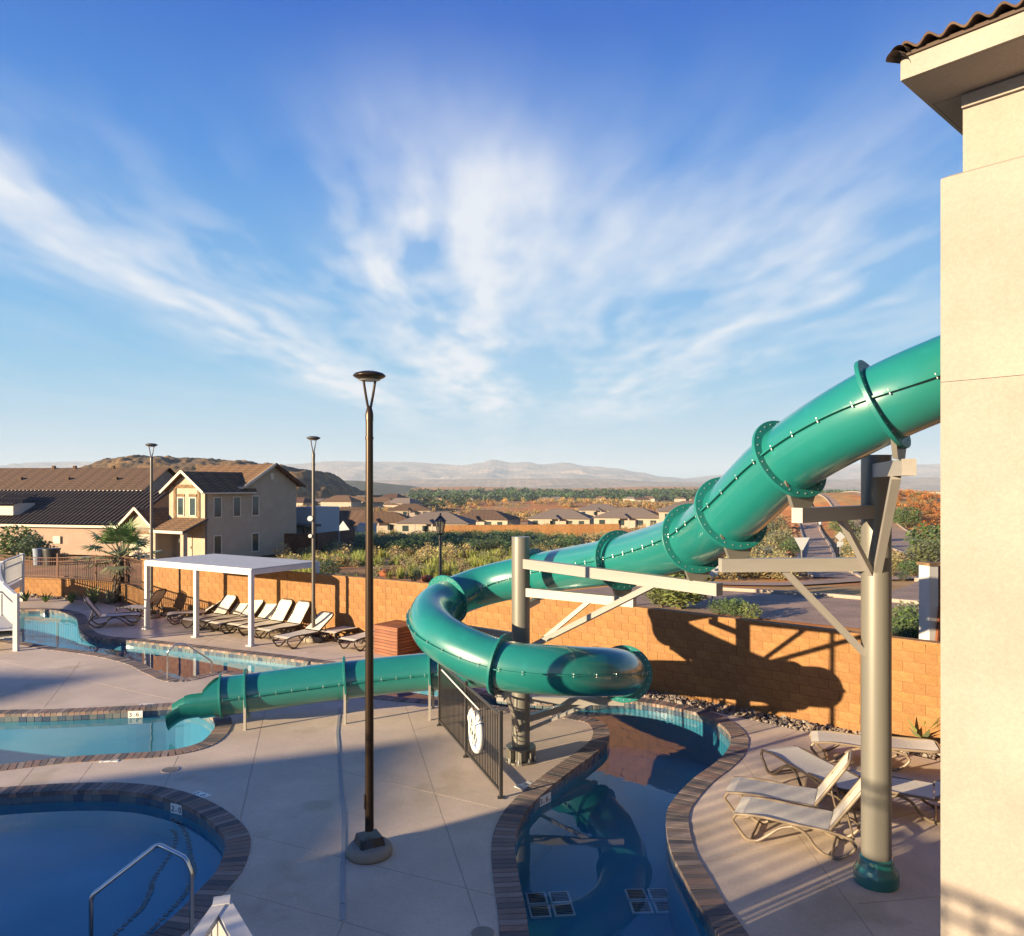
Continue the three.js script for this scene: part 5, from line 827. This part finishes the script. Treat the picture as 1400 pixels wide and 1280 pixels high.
// row of hip roofed houses across the wash
const hipHouse = (label, rm) => { const t = thing('hip_house', label, 'house', V(0, 0, 0), 0, 'houses across the wash'); const W = 9.5, D = 6.5, h = 3, rh = 5.7; part('wall', box(W * 2, h, D * 2, 0, h / 2, 0), wallM.pale, t); const e = .6, A = P(-W - e, h - .1, D + e), B = P(W + e, h - .1, D + e), C = P(W + e, h - .1, -D - e), Dd = P(-W - e, h - .1, -D - e), r0 = P(-W + D, rh, 0), r1 = P(W - D, rh, 0); part('roof', flatten([courses(A, B, r1, r0, 7, .08), courses(B, C, r1, r1.clone().add(V(0, 0, .01)), 7, .08), courses(C, Dd, r0, r1, 7, .08), courses(Dd, A, r0.clone().add(V(0, 0, .01)), r0, 7, .08)]), rm, t); part('porch_roof', courses(P(-4.5, 2.9, D + 2.6), P(.8, 2.9, D + 2.6), P(-1.8, 4.4, D - 1), P(-1.9, 4.4, D - 1), 5, .08), rm, t); for (const x of [-4.2, .5]) part('porch_post', box(.4, 2.8, .4, x, 1.4, D + 2.2), wallM.pale, t); for (const x of [-7.2, -1.8, 3.4, 7]) { const w = part('window', box(1.6, 1.5, .1, x, 1.6, D + .03), mat.glass, t); } return t; };
const hips = [[523, 727, 235, .2, 'tan'], [598, 729, 205, .1, 'grey'], [664, 722, 232, -.1, 'brown'], [768, 721, 228, 0, 'grey'], [862, 721, 226, -.05, 'grey'], [948, 713, 285, .05, 'grey'], [820, 706, 330, .1, 'grey'], [560, 706, 330, .3, 'tan'], [478, 716, 250, .4, 'tan']];
const hipLabel = ['tan hip roofed house beside the lamp pole across the wash', 'grey hip roofed house behind the lantern', 'brown hip roofed house behind the far orange wall', 'grey hip roofed house with porch left of its twin', 'grey hip roofed house with porch right of its twin', 'grey hip roofed house set back behind the slide', 'small far house between the twin roofs', 'far tan house on the desert rise', 'far tan house behind the lamp pole'];
hips.forEach(([px, py, d, ry, rm], i) => { const p = gT(px, py); const t = hipHouse(hipLabel[i], roofM[rm]); t.position.set(p.x, p.y, p.z); t.rotation.y = ry - .22; t.scale.setScalar(.95 * clamp(-p.z / d, .7, 1.3)); });
{ const w = thing('far_wall', 'long low orange block wall before the houses across the wash', 'wall'); for (let px = 604; px < 838; px += 11) { const a = gT(px, 734), b = gT(px + 11, 734), y = a.y; part('wall_panel', box(a.distanceTo(b) - .06, 2.6, .25, (a.x + b.x) / 2, y + .7, (a.z + b.z) / 2), mat.block[Math.floor(R() * 5)], w); } }
// town houses and blocks far off
{
  const protos = [['brown', 'cream'], ['tan', 'pale'], ['grey', 'pale'], ['red', 'cream']].map(([r, w], i) => { const t = thing('town_house', ['far town house with brown roof', 'far town house with tan roof', 'far town house with grey roof', 'far town house with dark red roof'][i], 'house', V(0, -400, 0), 0, 'houses of the far town'); part('wall', box(12, 3.6, 9, 0, 1.8, 0), wallM[w], t); const A = P(-6.4, 3.5, 4.9), B = P(6.4, 3.5, 4.9), C = P(6.4, 3.5, -4.9), D = P(-6.4, 3.5, -4.9), r0 = P(-3, 5.6, 0), r1 = P(3, 5.6, 0); part('roof', quads([[A, B, r1, r0], [C, D, r0, r1], [B, C, r1, r1.clone().add(V(0, 0, .01))], [D, A, r0, r0.clone().add(V(0, 0, -.01))]]), roofM[r], t); return t; });
  let first = [0, 0, 0, 0];
  const put = (px, d, s = 1) => { const x = (px - CX) / F * d, z = -d, k = Math.floor(R() * 4), pos = V(x, T(x, z) - .3, z), ry = rr(-.6, .3); if (!first[k]) { protos[k].position.copy(pos); protos[k].rotation.y = ry; protos[k].scale.setScalar(s); first[k] = 1; } else copyOf(protos[k], pos, ry, s); };
  for (let i = 0; i < 95; i++) put(rr(402, 560), 340 * Math.pow(3.6, R()), rr(.85, 1.25));
  for (let i = 0; i < 26; i++) put(rr(1150, 1400), 520 * Math.pow(2.6, R()), rr(1, 1.6)); for (let i = 0; i < 16; i++) put(rr(740, 960), rr(760, 1000), rr(1, 1.3)); for (let i = 0; i < 14; i++) put(rr(1040, 1180), rr(420, 800), rr(1, 1.3));
  const blk = (px, d, w, h, label) => { const x = (px - CX) / F * d, z = -d, t = thing('apartment_block', label, 'building', V(x, T(x, z) - .5, z), -.12, 'far flat roofed buildings'); part('wall', box(w, h, 14, 0, h / 2, 0), wallM.pale, t); part('parapet', box(w + .6, .5, 14.6, 0, h + .2, 0), wallM.stone, t); const n = Math.round(w / 5); for (let i = 0; i < n; i++) for (let f = 0; f < Math.floor(h / 3); f++) part('window', box(1.8, 1.4, .15, -w / 2 + (i + .5) * w / n, 1.7 + f * 3, 7.05), mat.glass, t); };
  blk(543, 640, 26, 7.5, 'pale flat roofed block beyond the desert rise beside the lamp pole'); blk(590, 650, 40, 8, 'long pale flat roofed block beyond the desert rise'); blk(622, 690, 34, 7.5, 'pale flat roofed block at the end of the long row'); blk(467, 760, 30, 10, 'pale block in the middle of the far town'); blk(1235, 900, 40, 12, 'white block above the orange bank'); blk(1268, 860, 30, 14, 'tall white block above the orange bank');
}

// ---------------------------------------------------------------- street things
{
  const p = g(602, 857), t = thing('lantern_post', 'black street lantern on a fluted post behind the wall', 'street lamp', p.clone().setY(T(p.x, p.z)));
  part('post', new THREE.LatheGeometry([[.12, 0], [.12, .5], [.075, .6], [.06, 1.2], [.05, 3.1], [.07, 3.15], [.04, 3.25], [0, 3.26]].map(([x, y]) => new THREE.Vector2(x, y)), 14), mat.post, t);
  const h = part('lantern', flatten([new THREE.CylinderGeometry(.2, .11, .05, 6).translate(0, 3.3, 0), new THREE.CylinderGeometry(.02, .25, .22, 6).translate(0, 3.86, 0), new THREE.SphereGeometry(.04, 8, 6).translate(0, 4.0, 0), ...[0, 1, 2, 3, 4, 5].map((k) => rod(V(Math.sin(k * Math.PI / 3) * .11, 3.32, Math.cos(k * Math.PI / 3) * .11), V(Math.sin(k * Math.PI / 3) * .2, 3.76, Math.cos(k * Math.PI / 3) * .2), .012, .012, 5))]), mat.black, t); part('glass', new THREE.CylinderGeometry(.185, .10, .42, 6, 1, true).translate(0, 3.54, 0), M(.5, .48, .42, { phys: true, transmission: .7, roughness: .2, thickness: 0, side: THREE.DoubleSide }), h);
}
function sign(px, py, topPy, shape, label) { const p = gT(px, py), t = thing('road_sign', label, 'road sign', p), h = EYE - (topPy - HOR) / F * -p.z - p.y; part('post', box(.06, h, .06, 0, h / 2, 0), mat.beam, t); shape(t, h); return t; }
const plateM = M(.5, .5, .48, { roughness: .5, metalness: .3 });
sign(1096, 781, 735, (t, h) => { const s = new THREE.Shape([[-.5, .12], [.5, .12], [.07, -.68], [-.07, -.68]].map(([x, y]) => new THREE.Vector2(x, y))), q = new THREE.ExtrudeGeometry(s, { depth: .01, bevelEnabled: false }); q.translate(0, h - .12, .045); part('plate', q, plateM, t); }, 'bare back of a triangular yield sign at the road corner');
sign(1148.5, 759, 727, (t, h) => { part('plate', box(.62, .62, .01, 0, h - .42, .04, 0, 0, Math.PI / 4), plateM, t); part('lower_plate', box(.55, .45, .01, 0, h - 1.08, .04), plateM, t); }, 'back of a diamond warning sign with a square plate below');
sign(974, 823, 771, (t, h) => { part('plate', box(.5, .5, .01, 0, h - .25, .04), plateM, t); }, 'slim sign post with a small plate beside the large roadside shrub');
{ const t = thing('entrance_pillar', 'tall white pillar with a brown timber edge behind the wall', 'pillar', V(8.38, -.05, -15.45), .3); part('shaft', box(.22, 3.42, .26, 0, 1.71, 0), mat.white, t); part('cap', box(.28, .06, .32, 0, 3.45, 0), wallM.stone, t); part('timber_edge', box(.08, 3.4, .1, .16, 1.7, .06), mat.redwood[1], t); part('timber_brace', bar(V(.02, 1.75, .17), V(.14, 2.6, .16), .05), mat.redwood[0], t); }
// a walker on the path
{
  const res = 44, mc = new MarchingCubes(res, hillMat, false, false, 40000); mc.isolation = 0; const bones = [[0, .93, 0, .14, 0, 1.35, .02, .17], [0, 1.35, .02, .16, 0, 1.5, .02, .07], [0, 1.5, .02, .06, 0, 1.55, .03, .06], [0, 1.63, .04, .10, 0, 1.68, .03, .10], [-.09, .92, 0, .095, -.10, .5, .08, .07], [-.10, .5, .08, .065, -.10, .08, .0, .045], [-.10, .06, 0, .05, -.10, .04, .16, .04], [.09, .92, 0, .095, .10, .5, -.03, .07], [.10, .5, -.03, .065, .10, .1, -.2, .045], [.10, .07, -.2, .05, .10, .04, -.06, .04], [-.2, 1.38, .02, .06, -.26, 1.1, -.08, .045], [-.26, 1.1, -.08, .042, -.25, .88, .06, .035], [.2, 1.38, .02, .06, .26, 1.1, .1, .045], [.26, 1.1, .1, .042, .25, .9, .22, .035]];
  for (let k = 0; k < res; k++) for (let j = 0; j < res; j++) for (let i = 0; i < res; i++) { const x = (i / res * 2 - 1) * .95, y = (j / res * 2 - 1) * .95 + .9, z = (k / res * 2 - 1) * .95; let d = 1e3; for (const [ax, ay, az, ra, bx, by, bz, rb] of bones) { const dx = bx - ax, dy = by - ay, dz = bz - az, t = clamp(((x - ax) * dx + (y - ay) * dy + (z - az) * dz) / (dx * dx + dy * dy + dz * dz)), q = Math.hypot(x - ax - dx * t, y - ay - dy * t, z - az - dz * t) - mix(ra, rb, t), h = clamp(.5 + .5 * (d - q) / .04); d = mix(d, q, h) - .04 * h * (1 - h); } mc.field[i + j * res + k * res * res] = -d; }
  mc.update(); const n = mc.count, pos = mc.positionArray.slice(0, n * 3), nor = mc.normalArray.slice(0, n * 3), col = []; for (let i = 0; i < n; i++) { pos[i * 3] *= .95; pos[i * 3 + 1] = pos[i * 3 + 1] * .95 + .9; pos[i * 3 + 2] *= .95; const y = pos[i * 3 + 1], ax = Math.abs(pos[i * 3]); const c = y > 1.52 ? [.35, .2, .14] : y < .12 ? [.3, .3, .3] : ax > .19 && y < 1.2 ? [.36, .21, .15] : y > .95 ? [.62, .62, .6] : y > .55 ? [.06, .07, .09] : [.36, .21, .15]; col.push(...c); }
  const q = new THREE.BufferGeometry(); q.setAttribute('position', new THREE.BufferAttribute(pos, 3)); q.setAttribute('normal', new THREE.BufferAttribute(nor, 3)); q.setAttribute('color', new THREE.Float32BufferAttribute(col, 3)); const p = gT(1121.5, 727); p.y += .1; single('person', 'person in a white shirt and dark shorts walking the footpath', 'person', q, M(1, 1, 1, { vertexColors: true, roughness: .9 }), p, .5);
}
scene.fog = new THREE.FogExp2(new THREE.Color().setRGB(.62, .74, .86), 0.00011);
renderer.render(scene, camera);
